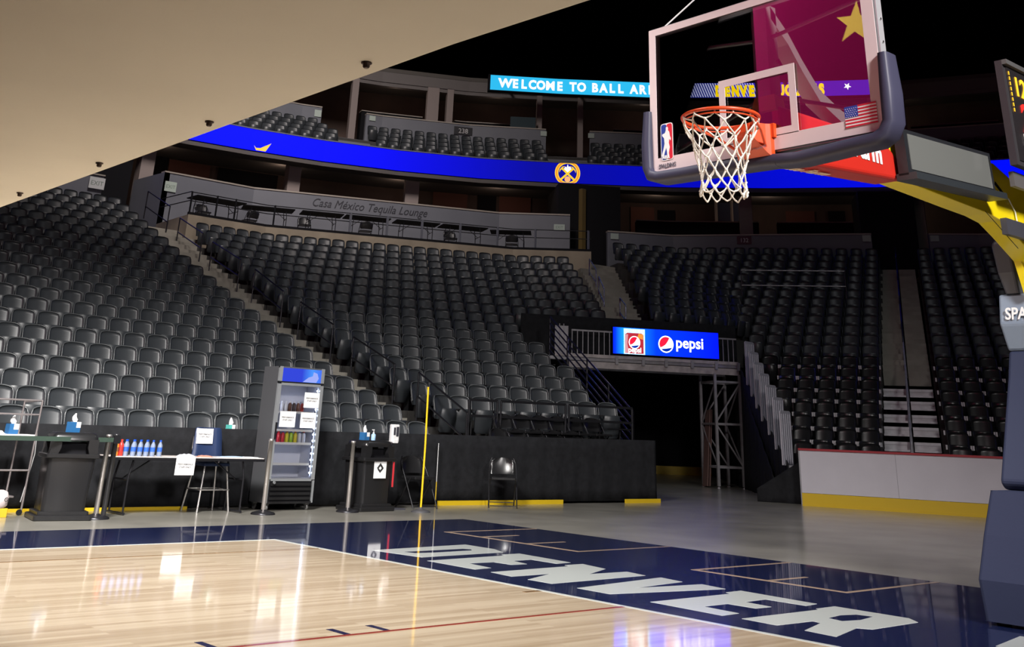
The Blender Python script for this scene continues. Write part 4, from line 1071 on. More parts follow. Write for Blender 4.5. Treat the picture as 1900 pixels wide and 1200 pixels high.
for j, (r, z) in enumerate(prof):
    row = []
    for i in range(NN):
        a = 2*PI*(i+(j % 2)*.5)/NN+random.uniform(-.06, .06); rj = r*(1+random.uniform(-.06, .06))
        row.append(Vector((RC.x+rj*math.cos(a), RC.y+rj*math.sin(a), RC.z+z+(random.uniform(-.012, .012) if j else 0))))
    nodes.append(row)
b = MB()
for j in range(len(prof)-1):
    for i in range(NN):
        k1_ = (i+(0 if j % 2 == 0 else 1)) % NN; k0_ = (i-1 if j % 2 == 0 else i) % NN
        for q in (k0_, k1_):
            A, B = nodes[j][i], nodes[j+1][q]; mid = (A+B)/2+Vector((random.uniform(-.005, .005), random.uniform(-.005, .005), -.004)); b.tube([A, mid, B], .0052, 5)
for row in nodes[1:-1]:
    for q in row: b.lathe([(.002, -.009), (.009, -.004), (.009, .004), (.002, .009)], 6, c=tuple(q))
for q in nodes[0]: b.tube([q, (q.x, q.y, RC.z-.008)], .006, 5)
b.build('net', CORD, hoop)
# frame and arms behind the glass
DG = mat('grey_arm_metal', (.16, .15, .15), .45, .4)
b = MB(); b.box((-1.10, YC-.06, 3.1), (-.98, YC+.06, 3.95)); b.build('spine_channel', DG, hoop)
for s, zz in ((1, 3.80), (-1, 3.80)):
    b = MB(); b.tube([(-1.04, YC+s*.06, 3.72), (-1.09, YC+s*.84, zz)], .014, 8); b.build('corner_strut', DG, hoop)
    b = MB(); b.tube([(-1.04, YC+s*.06, 3.3), (-1.1, YC+s*.84, 3.02)], .014, 8); b.build('corner_strut', DG, hoop)
b = MB(); P = [(-1.04, 3.9), (-.85, 3.76), (-.7, 3.6), (-.5, 3.42), (-.25, 3.33), (.25, 3.24)]
b.loft([[(x, YC-.06, z-.045), (x, YC+.06, z-.045), (x, YC+.06, z+.045), (x, YC-.06, z+.045)] for x, z in P], 0, True, False); b.build('upper_arm', DG, hoop)
for x, z in ((-1.0, 3.75), (-1.0, 3.55), (-.93, 3.42)):
    for s in (-1, 1):
        b = MB(); b.M = Matrix.Translation((x, YC+s*.065, z)) @ Matrix.Rotation(PI/2, 4, 'X'); b.lathe([(.017, -.008), (.017, .008)], 6); b.build('bolt', CHROME, hoop)
def xz(poly, ya, yb, nm, m, par=hoop):
    b = MB(); b.M = Matrix(((1, 0, 0, 0), (0, 0, 1, 0), (0, 1, 0, 0), (0, 0, 0, 1))); b.prism(poly, ya, yb); b.f = [f[::-1] for f in b.f]; return b.build(nm, m, par)
# red pad
rp = [(-1.10, 2.865), (-1.02, 2.862), (.40, 2.97), (.44, 3.01), (.40, 3.12), (.20, 3.235), (-.2, 3.235), (-1.10, 3.22)]
pad = xz(rp, -.01, .225, 'arm_pad', REDPAD)
bv = pad.modifiers.new('soft', 'BEVEL'); bv.width = .03; bv.segments = 3
yl = mat('cream_lettering', (.75, .62, .45), .5); wl = mat('white_lettering', (.82, .78, .78), .5)
text('StateFarm', .20, basis((-.60, -.014, 3.04), (1, 0, .015), (0, 0, 1)), 'lettering', wl, pad, bold=.007, sx=.90, depth=.002)
nb = Vector((1.42, 0, .108)).normalized()
Mb = basis((-.98, .165, 2.861), nb, (0, -1, 0))
text('State Farm', .135, Mb @ Matrix.Translation((.02, .0, .006)), 'lettering', yl, pad, shear=.35, bold=.003, depth=.001)
for i in range(3):
    a = PI/2+i*2*PI/3; cx, cy = -.06+.024*math.cos(a), .035+.024*math.sin(a)
    g = MB(); g.M = Mb @ Matrix.Translation((0, 0, .006)); ring = [(cx+.026*math.cos(t)*math.cos(a)-.016*math.sin(t)*math.sin(a), cy+.026*math.cos(t)*math.sin(a)+.016*math.sin(t)*math.cos(a), 0) for t in [2*PI*k/14 for k in range(14)]]
    g.tube(ring, .004, 5, closed=True); g.build('oval_mark', yl, pad)
b = MB(); b.loft([[(-1.12, -.0, 3.19), (-1.0, -.0, 3.16), (-1.0, .2, 3.16), (-1.12, .2, 3.19)], [(-1.1, .02, 3.30), (-1.0, .02, 3.28), (-1.0, .18, 3.28), (-1.1, .18, 3.30)]], 0, True, False); b.build('arm_end_plate', mat('ochre_plate', (.4, .2, .03), .5), hoop)
# main yellow arm
ap = [(.28, 3.0), (.28, 3.25), (.45, 3.285), (1.98, 3.39), (2.49, 3.24), (3.5, 2.8), (3.5, 2.2), (2.71, 2.59), (2.19, 2.83), (1.98, 2.915), (1.75, 2.94), (1.39, 2.95), (.45, 2.985)]
arm = xz(ap, .01, .21, 'main_arm', YARM)
bv = arm.modifiers.new('soft', 'BEVEL'); bv.width = .008; bv.segments = 2
for P in (((.45, 3.2), (.62, 3.16)), ((1.95, 3.22), (2.12, 3.12))):
    b = MB(); b.bar((P[0][0], .008, P[0][1]), (P[1][0], .008, P[1][1]), .006, .03); b.build('slot', BLACK, arm)
b = MB(); b.box((1.95, -.04, 2.80), (2.5, .01, 2.93)); b.build('control_box', DGREYPAD, arm)
b = MB(); b.tube([(2.14, .0, 3.12), (2.22, -.005, 3.02), (2.22, -.01, 2.9)], .006, 6); b.build('cable', WHITE, arm)
b = MB(); b.bar((1.7, .008, 2.95), (2.2, .008, 2.72), .004, .004); b.build('seam', BLACK, arm)
# screen on the arm
scr = thing('arm_screen', 'wide grey screen in a black frame mounted on the side of the yellow arm', 'screen', (0, 0, 0))
sa_ = Vector((1, 0, .052)).normalized(); sz_ = Vector((-.052, 0, 1)).normalized()
SMx = basis((.30, -.02, 2.985), sa_, sz_)   # normal = -y
W2, H2 = 1.36, .335
b = MB(); b.M = SMx; b.box((0, 0, .02), (W2, H2, .10)); b.build('housing', mat('screen_housing', (.012, .013, .016), .45), scr)
plate(rect(.05, .045, W2-.045, H2-.03), SMx, 'display', mat('dim_display', (.12, .125, .118), .12, spec=.6), scr, .004, .10)
b = MB(); b.M = SMx; b.box((-.0, -.035, .0), (W2+.06, .015, .16)); b.build('bottom_ledge', mat('screen_ledge', (.022, .026, .03), .4), scr)
# shot clock
sc_ = thing('shot_clock', 'tall dark shot clock with amber and red digits above the yellow arm', 'clock', (2.1, -.2, 3.24))
b = MB(); b.box((-.38, -.10, .05), (.75, -.04, .93)); b.build('housing', mat('clock_housing', (.035, .032, .036), .5), sc_)
b = MB(); b.box((-.33, -.108, .09), (.7, -.10, .88)); b.build('face', mat('clock_face', (.02, .018, .02), .35), sc_)
b = MB(); b.box((-.38, -.14, .89), (.75, -.1, .93)); b.build('visor', mat('clock_visor', (.09, .09, .09), .5), sc_)
CM = basis((0, -.112, 0), (1, 0, 0), (0, 0, 1))
AM = glow('amber_led', (1, .5, .02), 1.8); RD = glow('red_led', (1, .02, .015), 1.8); PK = glow('magenta_led', (.55, .03, .35), 1)
text('12:00', .23, CM @ Matrix.Translation((-.24, .66, 0)), 'digits', AM, sc_, bold=.004)
text('24', .34, CM @ Matrix.Translation((-.18, .36, 0)), 'digits', RD, sc_, bold=.006)
text('TISSOT', .08, CM @ Matrix.Translation((-.19, .255, .004)), 'lettering', mat('clock_lettering', (.1, .1, .1)), sc_)
plate(rect(-.21, .235, .3, .33), CM, 'label_plate', mat('clock_label', (.6, .55, .55), .5), sc_, .004)
text('00', .2, CM @ Matrix.Translation((-.16, .10, 0)), 'digits', PK, sc_, bold=.004)
for i in range(8): plate(rect(-.31, .5+.045*i, -.295, .53+.045*i), CM, 'amber_dot', AM, sc_, .002)
b = MB(); b.box((-.3, -.02, -.1), (.3, .02, .02)); b.build('mount', DG, sc_)
# padded column and base
b = MB(); b.loft([[(x, -.18-hw_, z), (4.3, -.18-hw_, z), (4.3, hw_+.05, z), (x, hw_+.05, z)] for z, x, hw_ in ((.03, 1.91, .5), (.3, 1.87, .5), (.6, 1.92, .44), (.905, 1.98, .37))], 0, True, False)
base = b.build('base_pad', NAVYPAD, hoop); bv = base.modifiers.new('soft', 'BEVEL'); bv.width = .03; bv.segments = 3
cp = [(2.30, .905), (2.25, .96), (2.64, 1.75), (2.73, 1.97), (3.6, 1.97), (3.6, .905)]
colp = xz(cp, -.27, .46, 'column_pad', NAVYPAD); bv = colp.modifiers.new('soft', 'BEVEL'); bv.width = .03; bv.segments = 3
gp = [(2.73, 1.97), (2.64, 2.18), (2.70, 2.43), (3.6, 2.43), (3.6, 1.97)]
gpad = xz(gp, -.27, .46, 'top_pad', GREYPAD); bv = gpad.modifiers.new('soft', 'BEVEL'); bv.width = .02; bv.segments = 2
b = MB()
rr = []
for z, x, hw in ((2.43, 2.68, .06), (2.6, 2.62, .075), (2.84, 2.58, .08), (2.87, 2.60, .06)):
    rr.append([(x, .33-hw, z), (x+.3, .33-hw, z), (x+.3, .33+hw, z), (x, .33+hw, z)])
b.loft(rr, 0, True, False); o_ = b.build('side_guard_pad', DGREYPAD, hoop)
bv = o_.modifiers.new('soft', 'BEVEL'); bv.width = .02; bv.segments = 2
b = MB(); b.bar((2.55, .18, 2.72), (2.62, .16, 2.42), .05, .06); b.build('yellow_strut', YARM, hoop)
Ms = basis((2.655, .40, 2.215), (0, -1, 0), (.05, 0, 1))
text('SPALDING', .135, Ms @ Matrix.Translation((0, 0, .02)), 'lettering', NW, gpad, shear=.1, bold=.003, depth=.002, sx=.85)
g = MB(); g.M = Ms @ Matrix.Translation((.36, .17, .02)); g.tube([(.08*math.cos(t), .045*math.sin(t), 0) for t in [2*PI*k/20 for k in range(20)]], .006, 5, closed=True); g.build('ball_mark', NW, gpad)
g = MB(); g.M = Ms @ Matrix.Translation((.36, .17, .02)); g.tube([(-.05, -.02, 0), (0, .02, 0), (.05, -.01, 0)], .005, 5); g.build('ball_mark', NW, gpad)
for x in (2.0, 4.1):
    for y in (-.3, .45):
        b = MB(); b.lathe([(.05, 0.006), (.05, .04)], 12, c=(x, y, 0)); b.build('caster', BLACK, hoop)
b = MB(); b.tube([(-1.14, .95, 3.97), (-.95, .62, 4.3), (-.8, .2, 4.75), (-1.04, .108, 3.94)], .006, 6); b.build('safety_cable', mat('white_cable', (.6, .6, .6)), hoop)

# ================================================================== OVERHEAD SOFFIT AND SCOREBOARD
sof = thing('overhead_panel', 'large tan painted overhead panel with a row of bolts along its edge', 'panel', (-7.0, 0, 2.4))
TAN = mat('tan_panel_paint', (.86, .84, .76), .65, noise=.05, nscale=.8)
b = MB(); b.prism([(-4.60, -4.5), (-4.725, -1.85), (-4.755, -1.2), (-4.76, .3), (-4.76, 5.2), (-9.5, 5.2), (-9.5, -4.5)], 2.4, 2.46); b.M = Matrix.Identity(4)
o_ = b.build('panel_sheet', TAN, sof); o_.location = (7, 0, -2.4)
b = MB(); b.box((-4.84, -1.8, 2.46), (-4.80, 5.1, 2.56)); o_ = b.build('edge_beam', mat('dark_edge_beam', (.05, .04, .03), .6), sof); o_.location = (7, 0, -2.4)
BT = mat('bolt_brown', (.07, .05, .045), .45, .5)
for y in (2.85+1.22, 2.85, 1.64, .41, -.81):
    b = MB(); b.lathe([(.02, 0), (.02, -.005), (.013, -.006), (.013, -.017), (.009, -.022)][::-1], 10, c=(0, 0, 0)); o_ = b.build('bolt', BT, sof); o_.location = (2.155, y, 0)
for x, y in ((-2.3, -4.3), (-2.3, 3.6), (2.0, -4.3), (2.0, 5.1)):
    if 1:
        b = MB(); b.tube([(x, y, .05), (x, y, 24.6)], .02, 6); b.build('hanger_cable', STEELR, sof)
sb_ = thing('scoreboard', 'maroon video scoreboard with a gold star, mirrored in the backboard glass', 'scoreboard', (-17, 4.5, 6.2))
b = MB(); b.box((-3, -4.75, 0), (2.9, 4.75, 6)); b.build('housing', BLACK, sb_)
b = MB(); b.box((2.9, -4.68, .05), (2.95, 4.68, 5.9)); b.build('screen_face', glow('screen_maroon', (1.0, .028, .26), 1.15), sb_)
M = basis((2.955, 2.2, 2.85), (0, 1, 0), (0, 0, 1))
plate(star(.46, .4, 100), M, 'star_shape', glow('screen_gold', (1, .62, .12), 5), sb_, .01)
b = MB(); b.tube([(0, 0, 6), (0, 0, 20.8)], .15, 8); b.build('hanger_cable', STEELR, sb_)

# ================================================================== PROPS ALONG THE DRAPE
def arr(*r): return r
def trash_can(label, P, a, wd=.64, dp=.58, H=.97):
    t = thing('trash_can', label, 'trash can', P, a)
    b = MB(); b.rbox((-wd/2-.06, -dp/2-.06, 0), (wd/2+.06, dp/2+.06, .06), .03); b.rbox((-wd/2-.02, -dp/2-.02, .055), (wd/2+.02, dp/2+.02, .1), .03); b.build('plinth', GLOSSB, t)
    b = MB(); rr = []
    for z, k in ((.09, .93), (.3, .95), (.6, 1.0), (.70, 1.02)):
        r = .05; ring = []
        for (cx, cy, a0) in ((1, -1, -90), (1, 1, 0), (-1, 1, 90), (-1, -1, 180)):
            for q in range(4):
                an = math.radians(a0+30*q); ring.append((cx*(wd/2*k-r)+r*math.cos(an), cy*(dp/2*k-r)+r*math.sin(an), z))
        rr.append(ring)
    b.loft(rr); b.build('body', GLOSSB, t)
    b = MB(); b.rbox((-wd/2-.04, -dp/2-.04, .685), (wd/2+.04, dp/2+.04, .735), .06); b.build('lip', GLOSSB, t)
    b = MB(); b.rbox((-wd/2+.1, -dp/2+.1, .72), (wd/2-.1, dp/2-.1, .86), .03); b.build('inner_bin', BLACK, t)
    for sx in (-1, 1):
        for sy in (-1, 1):
            b = MB(); b.loft([[(sx*(wd/2-.0)-sx*.0+dx*.05-sx*.04, sy*(dp/2)+dy*.05-sy*.04, z) if z < .8 else (sx*(wd/2-.06)+dx*.06, sy*(dp/2-.05)+dy*.06, z) for dx, dy in ((-1,-1),(1,-1),(1,1),(-1,1))] for z in (.72, .8, .9)], 0, True, False)
            b.build('hood_post', GLOSSB, t)
    b = MB(); rr = []
    for z, k in ((.885, 1.0), (.92, .99), (.955, .93), (.975, .8)):
        r = .06; ring = []
        for (cx, cy, a0) in ((1, -1, -90), (1, 1, 0), (-1, 1, 90), (-1, -1, 180)):
            for q in range(4):
                an = math.radians(a0+30*q); ring.append((cx*(wd/2*k-r)+r*math.cos(an), cy*(dp/2*k-r)+r*math.sin(an), z))
        rr.append(ring)
    b.loft(rr); b.build('hood_top', GLOSSB, t)
    return t
trash_can('black square trash can with open hood, left of the table, tissue box on top', (-1.22, 10.74, 0), math.radians(-10), .56, .54)
tc2 = trash_can('black square trash can with white square sticker, between steel post and folding chair', (3.62, 11.12, 0), math.radians(4), .56, .5)
M = basis((.02, -.262, .45), (1, 0, 0), (0, 0, 1))
plate(rect(-.12, 0, .12, .26), M, 'sticker', PAPER, tc2, .004)
for q in ([(0, .19), (.05, .14), (0, .09), (-.05, .14)],):
    plate([(0, .215), (.065, .145), (.045, .125), (0, .17), (-.045, .125), (-.065, .145)], M, 'sticker_mark', INK, tc2, .001, .004)
    plate([(0, .075), (.065, .135), (.045, .155), (.0, .115), (-.03, .14), (-.055, .125)], M, 'sticker_mark', INK, tc2, .001, .004)
b = MB(); b.box((.27, -.27, .33), (.30, -.262, .68)); b.build('red_strip', mat('red_strip', (.55, .03, .04), .5), tc2)
def tissue_box(label, P, a=0, s=.12, m=BLUEBOX):
    t = thing('tissue_box', label, 'tissue box', P, a)
    b = MB(); b.box((-s/2, -s/2, 0), (s/2, s/2, s)); b.build('carton', m, t)
    b = MB(); b.box((-.005, -s/2-.001, s*.45), (s/2+.001, s/2, s+.001)); b.build('white_print', PAPER, t)
    b = MB(); rr = []
    for z, w_, d in ((s+.0, .03, .012), (s+.03, .045, .018), (s+.06, .03, .02), (s+.1, .008, .01)):
        rr.append([(w_*math.cos(2*PI*k/8)+.01*math.sin(z*60), d*math.sin(2*PI*k/8), z) for k in range(8)])
    b.loft(rr); b.build('tissue', PAPER, t)
tissue_box('blue tissue box on top of the left trash can', (-1.23, 10.74, .975), .3)
tissue_box('blue tissue box beside the pump bottle on the right trash can', (3.50, 11.12, .975), .2, .11)
# sanitiser pump bottle
t = thing('pump_bottle', 'clear blue hand sanitiser pump bottle on the right trash can', 'bottle', (3.64, 11.08, .975))
b = MB(); b.lathe([(.034, 0), (.036, .02), (.036, .08), (.014, .1)], 14); b.build('bottle', mat('clear_blue_gel', (.35, .55, .8), .15), t)
b = MB(); b.lathe([(.014, .1), (.014, .115), (.005, .116), (.005, .145)], 10); b.bar((-.03, 0, .148), (.012, 0, .15), .014, .012); b.build('pump', WHITE, t)
# dispenser on stand
t = thing('sanitiser_stand', 'white touchless sanitiser dispenser on a dark stand behind the right trash can', 'dispenser', (4.12, 11.2, 0))
b = MB(); b.rbox((-.2, -.18, 0), (.2, .18, .02), .02); b.build('base_plate', DGREYPAD, t)
b = MB(); b.tube([(0, .05, .02), (0, .05, 1.0)], .02, 8); b.build('pole', BLACK, t)
b = MB(); b.rbox((-.075, -.06, .95), (.075, .04, 1.215), .03); b.rbox((-.055, -.07, .94), (.055, .0, 1.0), .02); b.build('dispenser_body', WHITE, t)
b = MB(); b.rbox((-.05, -.064, 1.06), (-.01, -.058, 1.17), .004); b.rbox((.0, -.064, 1.04), (.05, -.058, 1.18), .004); b.build('level_window', mat('dark_window', (.04, .04, .05), .1), t)

# crowd posts
def crowd_post(label, P, m, H=.96, a=0, base=True):
    t = thing('crowd_post', label, 'post', P, a)
    if base:
        b = MB(); b.lathe([(.17, 0), (.17, .012), (.15, .028), (.06, .05), (.035, .06)], 28); b.build('base', CHROME if m is CHROME else STEELR, t)
    b = MB(); b.lathe([(.032, .012), (.032, H-.03), (.036, H-.03), (.036, H), (.02, H+.004)], 18); b.build('post', m, t)
    return t
GOLDP = mat('satin_silver', (.55, .52, .5), .35, .85)
crowd_post('silver belt post with round base, just left of the lit drinks fridge', (1.65, 10.76, 0), GOLDP)
crowd_post('silver belt post with round base, left of the trash can with the sticker', (3.12, 10.85, 0), GOLDP)
crowd_post('silver belt post with round base right beside the left trash can', (-.79, 10.63, 0), GOLDP)
p_ = crowd_post('black belt post holding the green belt, left end of the table', (-.705, 10.6, 0), mat('black_post', (.02, .02, .022), .3), .97, 0, False)
b = MB(); b.box((-.04, -.045, .86), (.04, -.01, .95)); b.build('belt_cassette', BLACK, p_)
bt = thing('barrier_belt', 'dark green retractable belt stretched left from the black post', 'belt', (-.745, 10.58, .9))
b = MB(); b.bar((0, 0, 0), (-3.2, -.5, .0), .004, .052); b.build('webbing', mat('green_webbing', (.03, .055, .04), .6), bt)

# yellow pole
t = thing('yellow_pole', 'tall yellow pole on a round rubber base in front of the drape', 'pole', (4.27, 10.57, 0))
b = MB(); b.lathe([(.15, 0), (.15, .012), (.09, .035), (.03, .05), (.028, .07)], 24); b.build('base', mat('rubber_grey', (.05, .05, .055), .6), t)
b = MB(); b.tube([(0, 0, .05), (.012, 0, .9), (0.0, 0, 1.78)], .0155, 10); b.build('shaft', mat('pole_yellow', (.85, .52, .01), .4), t)
t = thing('thin_pole', 'thin upright rod, white above and yellow below, against the drape', 'pole', (5.42, 11.68, 0))
b = MB(); b.tube([(0, 0, .36), (0, 0, .95)], .006, 6); b.build('upper_rod', WHITE, t)
b = MB(); b.tube([(0, 0, 0), (0, 0, .36)], .008, 6); b.build('lower_rod', YEL, t)

# folding chairs on the floor
BFR = mat('black_chair_frame', (.012, .012, .014), .35)
folding_chair('black folding chair between the sticker trash can and yellow pole', (4.78, 11.38, 0), math.radians(-2), None, GLOSSB, BFR)
folding_chair('black folding chair standing alone in front of the drape', (6.48, 11.2, 0), math.radians(-38), None, GLOSSB, BFR)
for o in bpy.data.objects:
    if 'group' in o.keys() and o['group'] is None: del o['group']

# table with drinks
TBm = mat('white_table_top', (.55, .5, .48), .5, noise=.15, nscale=20)
tb = folding_table('long folding table with black edge, bottles and papers on it', (.58, 11.25, 0), 0, 2.22, .6, .70, None, TBm)
if 'group' in tb.keys(): del tb['group']
b = MB(); b.rbox((-1.115, -.305, .655), (1.115, .305, .69), .01); b.build('edge_band', BLACK, tb)
BW = mat('water_bottle_clear', (.22, .27, .38), .12); BC = mat('blue_cap', (.01, .08, .55), .4); BL = mat('blue_label', (.03, .12, .55), .5)
def bottle(label, P, group, m, cap, lab, H=.2, r=.033):
    t = thing('bottle', label, 'bottle', P, 0, group)
    b = MB(); b.lathe([(r*.9, 0), (r, .01), (r, H*.62), (r*.85, H*.72), (.013, H*.88), (.013, H*.92)], 12); b.build('bottle_body', m, t)
    b = MB(); b.lathe([(r*1.02, H*.28), (r*1.02, H*.55)], 12); b.build('label_band', lab, t)
    b = MB(); b.lathe([(.016, H*.9), (.016, H)], 10); b.build('cap', cap, t)
    return t
wb = 'water bottles with blue caps on the table'
first = None; kpos = [(-.33, 11.12), (-.28, 11.21), (-.23, 11.11), (-.18, 11.2), (-.14, 11.1), (-.09, 11.2), (-.05, 11.1), (.0, 11.19), (.04, 11.1), (.16, 11.14)]
for i, (x, y) in enumerate(kpos):
    if first is None:
        first = bottle('x', (x, y, .70), wb, BW, BC, BL); learn(first); o = first
    else:
        o = copy_tree(first); o.location = (x, y, .70)
    o['label'] = 'clear water bottle with blue cap, %s from the left on the table' % ordn(i+1) if i < 9 else 'clear water bottle with blue cap standing apart, right of the others'
bottle('orange sports drink bottle at the left end of the table', (-.48, 11.08, .70), None, mat('orange_drink', (.7, .22, .02), .3), mat('orange_cap', (.8, .25, .02)), mat('dark_label', (.2, .08, .03)), .19, .035)
bottle('red sports drink bottle beside the orange one on the table', (-.405, 11.1, .70), None, mat('red_drink', (.6, .03, .02), .3), mat('red_cap', (.7, .04, .02)), mat('red_label', (.35, .02, .02)), .2, .035)
for o in bpy.data.objects:
    if 'group' in o.keys() and o['group'] is None: del o['group']
def lump(label, P, sz, m, cat, name, a=0):
    b = MB(); x, y, z = sz; n = 7; fs = []; vs = []
    for j in range(n):
        for i in range(n):
            u, v = -1+2*i/(n-1), -1+2*j/(n-1); h = z*(1-max(abs(u), abs(v))**3)*(.6+.4*random.random())
            vs.append((x/2*u, y/2*v, .003+h))
    N = n*n; vs += [(p[0], p[1], 0) for p in vs]
    for j in range(n-1):
        for i in range(n-1):
            q = j*n+i; fs.append((q, q+1, q+n+1, q+n)); fs.append((N+q, N+q+n, N+q+n+1, N+q+1))
    e = [i for i in range(n)]+[j*n+n-1 for j in range(1, n)]+[n*n-2-i for i in range(n-1)]+[(n-2-j)*n for j in range(n-2)]
    for p, q in zip(e, e[1:]+e[:1]): fs.append((p, N+p, N+q, q))
    b.add(vs, fs, 0, True); o = b.build(name, m, None, P); o.rotation_euler.z = a; tag(o, label, cat); return o
lump('crumpled clear plastic wrap on the table, right of the water bottles', (.55, 11.12, .70), (.26, .14, .04), mat('clear_wrap', (.6, .62, .66), .3), 'wrap', 'plastic_wrap')
lump('small pile of wrapped snacks in the middle of the table', (.82, 11.1, .70), (.22, .12, .025), mat('snack_wrap', (.5, .22, .16), .4), 'snacks', 'snack_pile')
lump('folded pale blue cloth under the navy stool back', (1.26, 11.14, .70), (.42, .2, .018), mat('pale_blue_cloth', (.35, .45, .6), .8), 'cloth', 'folded_cloth', .1)
lump('scatter of white papers on the right end of the table', (1.52, 11.15, .70), (.28, .3, .012), PAPER, 'papers', 'paper_pile')
def paper_sign(label, M, w_=.27, h=.21, cat='sign', th=.003, parent=None, tm=INK):
    if parent is None:
        t = thing('paper_sign', label, cat, M.translation); M = M.copy(); M.translation = Vector((0, 0, 0))
    else: t = parent
    plate(rect(-w_/2, 0, w_/2, h), M, 'sheet', PAPER, t, th)
    text('PERFORMANCE', w_*.112, M @ Matrix.Translation((0, h*.57, th+.0005)), 'lettering', tm, t, align='CENTER', depth=.0003, bold=.0008)
    text('STAFF ONLY', w_*.112, M @ Matrix.Translation((0, h*.40, th+.0005)), 'lettering', tm, t, align='CENTER', depth=.0003, bold=.0008)
    return t
X_, Z_ = (1, 0, 0), (0, 0, 1)
paper_sign('white paper sign taped to the front edge of the table', basis((.47, 10.94, .48), X_, Z_), .28, .215)
# navy stool
t = thing('stool', 'tall stool with navy plastic back and steel legs behind the table', 'stool', (1.12, 11.64, 0))
b = MB(); rr = []
for z, hw, y in ((.69, .24, .0), (.78, .225, .01), (.95, .215, .03), (1.055, .20, .05), (1.075, .18, .055)):
    rr.append([(hw*u, y-.03*u*u, z) for u in (-1, -.6, -.2, .2, .6, 1)]+[(hw*u, y-.03*u*u+.03, z) for u in (1, .6, .2, -.2, -.6, -1)])
b.loft(rr); b.build('backrest', NAVYPL, t)
b = MB(); b.rbox((-.2, -.38, .58), (.2, .0, .62), .03); b.build('seat', NAVYPL, t)
SLV = mat('stool_steel', (.6, .58, .56), .3, .7)
for x0, x1, y0_, y1_ in ((-.17, -.24, -.34, -.42), (.17, .24, -.34, -.42), (-.17, -.24, -.02, .06), (.17, .24, -.02, .06)):
    b = MB(); b.tube([(x0, y0_, .59), (x1, y1_, .0)], .013, 8); b.build('leg', SLV, t)
b = MB(); b.tube([(-.22, -.39, .28), (.22, -.39, .28), (.22, .03, .28), (-.22, .03, .28)], .01, 6, closed=True); b.build('footrest', SLV, t)
for s in (-1, 1):
    b = MB(); b.tube([(s*.2, -.04, .6), (s*.215, .03, .8), (s*.2, .05, .95)], .01, 6); b.build('back_tube', SLV, t)
paper_sign('white paper sign taped to the back of the navy stool', basis((1.06, 11.636, .86), X_, (0, .12, 1)), .26, .2)
# ledge items on top of the riser behind the drape
tissue_box('teal and white tissue box on the drape edge right of the stool', (1.63, 11.98, 1.02), .1, .1, mat('teal_box', (.1, .5, .45), .5))
lump('green wipes packet lying on the drape edge behind the stool', (1.36, 11.96, 1.02), (.18, .08, .04), mat('green_wipes', (.3, .6, .4), .5), 'packet', 'wipes_packet')
lump('flat blue and white packet on the drape edge at far left', (-1.2, 11.98, 1.02), (.3, .12, .03), mat('blue_packet', (.3, .45, .7), .5), 'packet', 'wipes_packet')
sh = MB(); sh.box((-2.2, 11.872, .98), (2.0, 12.08, 1.02)); struct('trim_8', sh, BLACK)
# steel rack at far left
t = thing('utility_rack', 'steel tube rack with white shelf at the far left edge', 'rack', (-1.9, 11.3, 0))
RK = mat('rack_steel', (.42, .38, .38), .35, .8)
for x in (.42, .28, -.3):
    b = MB(); b.tube([(x, 0 if x != .28 else .25, 0.06), (x+.0, 0 if x != .28 else .25, 1.33)], .014, 8); b.build('upright', RK, t)
for z in (1.33, 1.16, .51):
    b = MB(); b.tube([(-.3, 0, z), (.42, 0, z)], .012, 8); b.build('rail', RK, t)
b = MB(); b.tube([(.28, .25, 1.31), (.42, 0, 1.33)], .012, 6); b.build('rail', RK, t)
b = MB(); b.rbox((-.35, -.05, .885), (.40, .28, .925), .02); b.build('shelf', WHITE, t)
b = MB(); b.rbox((-.35, 0, .2), (.30, .28, .22), .01); b.build('shelf', RK, t)
for x in (.4, -.3):
    b = MB(); b.M = Matrix.Translation((x, 0, .035)) @ Matrix.Rotation(PI/2, 4, 'X'); b.lathe([(.035, -.012), (.035, .012)], 12); b.build('caster', BLACK, t)
b = MB(); b.tube([(.43, .0, .95), (.46, .02, .7), (.42, 0, .4), (.39, 0, .15)], .006, 6); b.build('cable', mat('grey_cable', (.35, .35, .35)), t)
tissue_box('blue tissue box on the white rack shelf at the left edge', (-1.78, 11.35, .926), .1)
lump('white paper towels on the rack shelf at the left edge', (-1.98, 11.33, .926), (.22, .14, .05), PAPER, 'towels', 'paper_towels')
t = thing('jug', 'white rounded jug on a yellow block under the rack', 'jug', (-1.83, 11.12, 0))
b = MB(); b.rbox((-.12, -.08, 0), (.1, .12, .1), .01); b.build('yellow_block', YEL, t)
b = MB(); b.lathe([(.07, .1), (.1, .13), (.105, .22), (.08, .28), (.03, .3)], 16); b.build('body', mat('pinkish_white_plastic', (.6, .52, .52), .5), t)
b = MB(); b.M = Matrix.Translation((.05, -.1, .2)) @ Matrix.Rotation(PI/2, 4, 'X'); b.tube([(.02*math.cos(q), .02*math.sin(q), 0) for q in [2*PI*k/12 for k in range(12)]], .004, 5, closed=True); b.build('dial', INK, t)

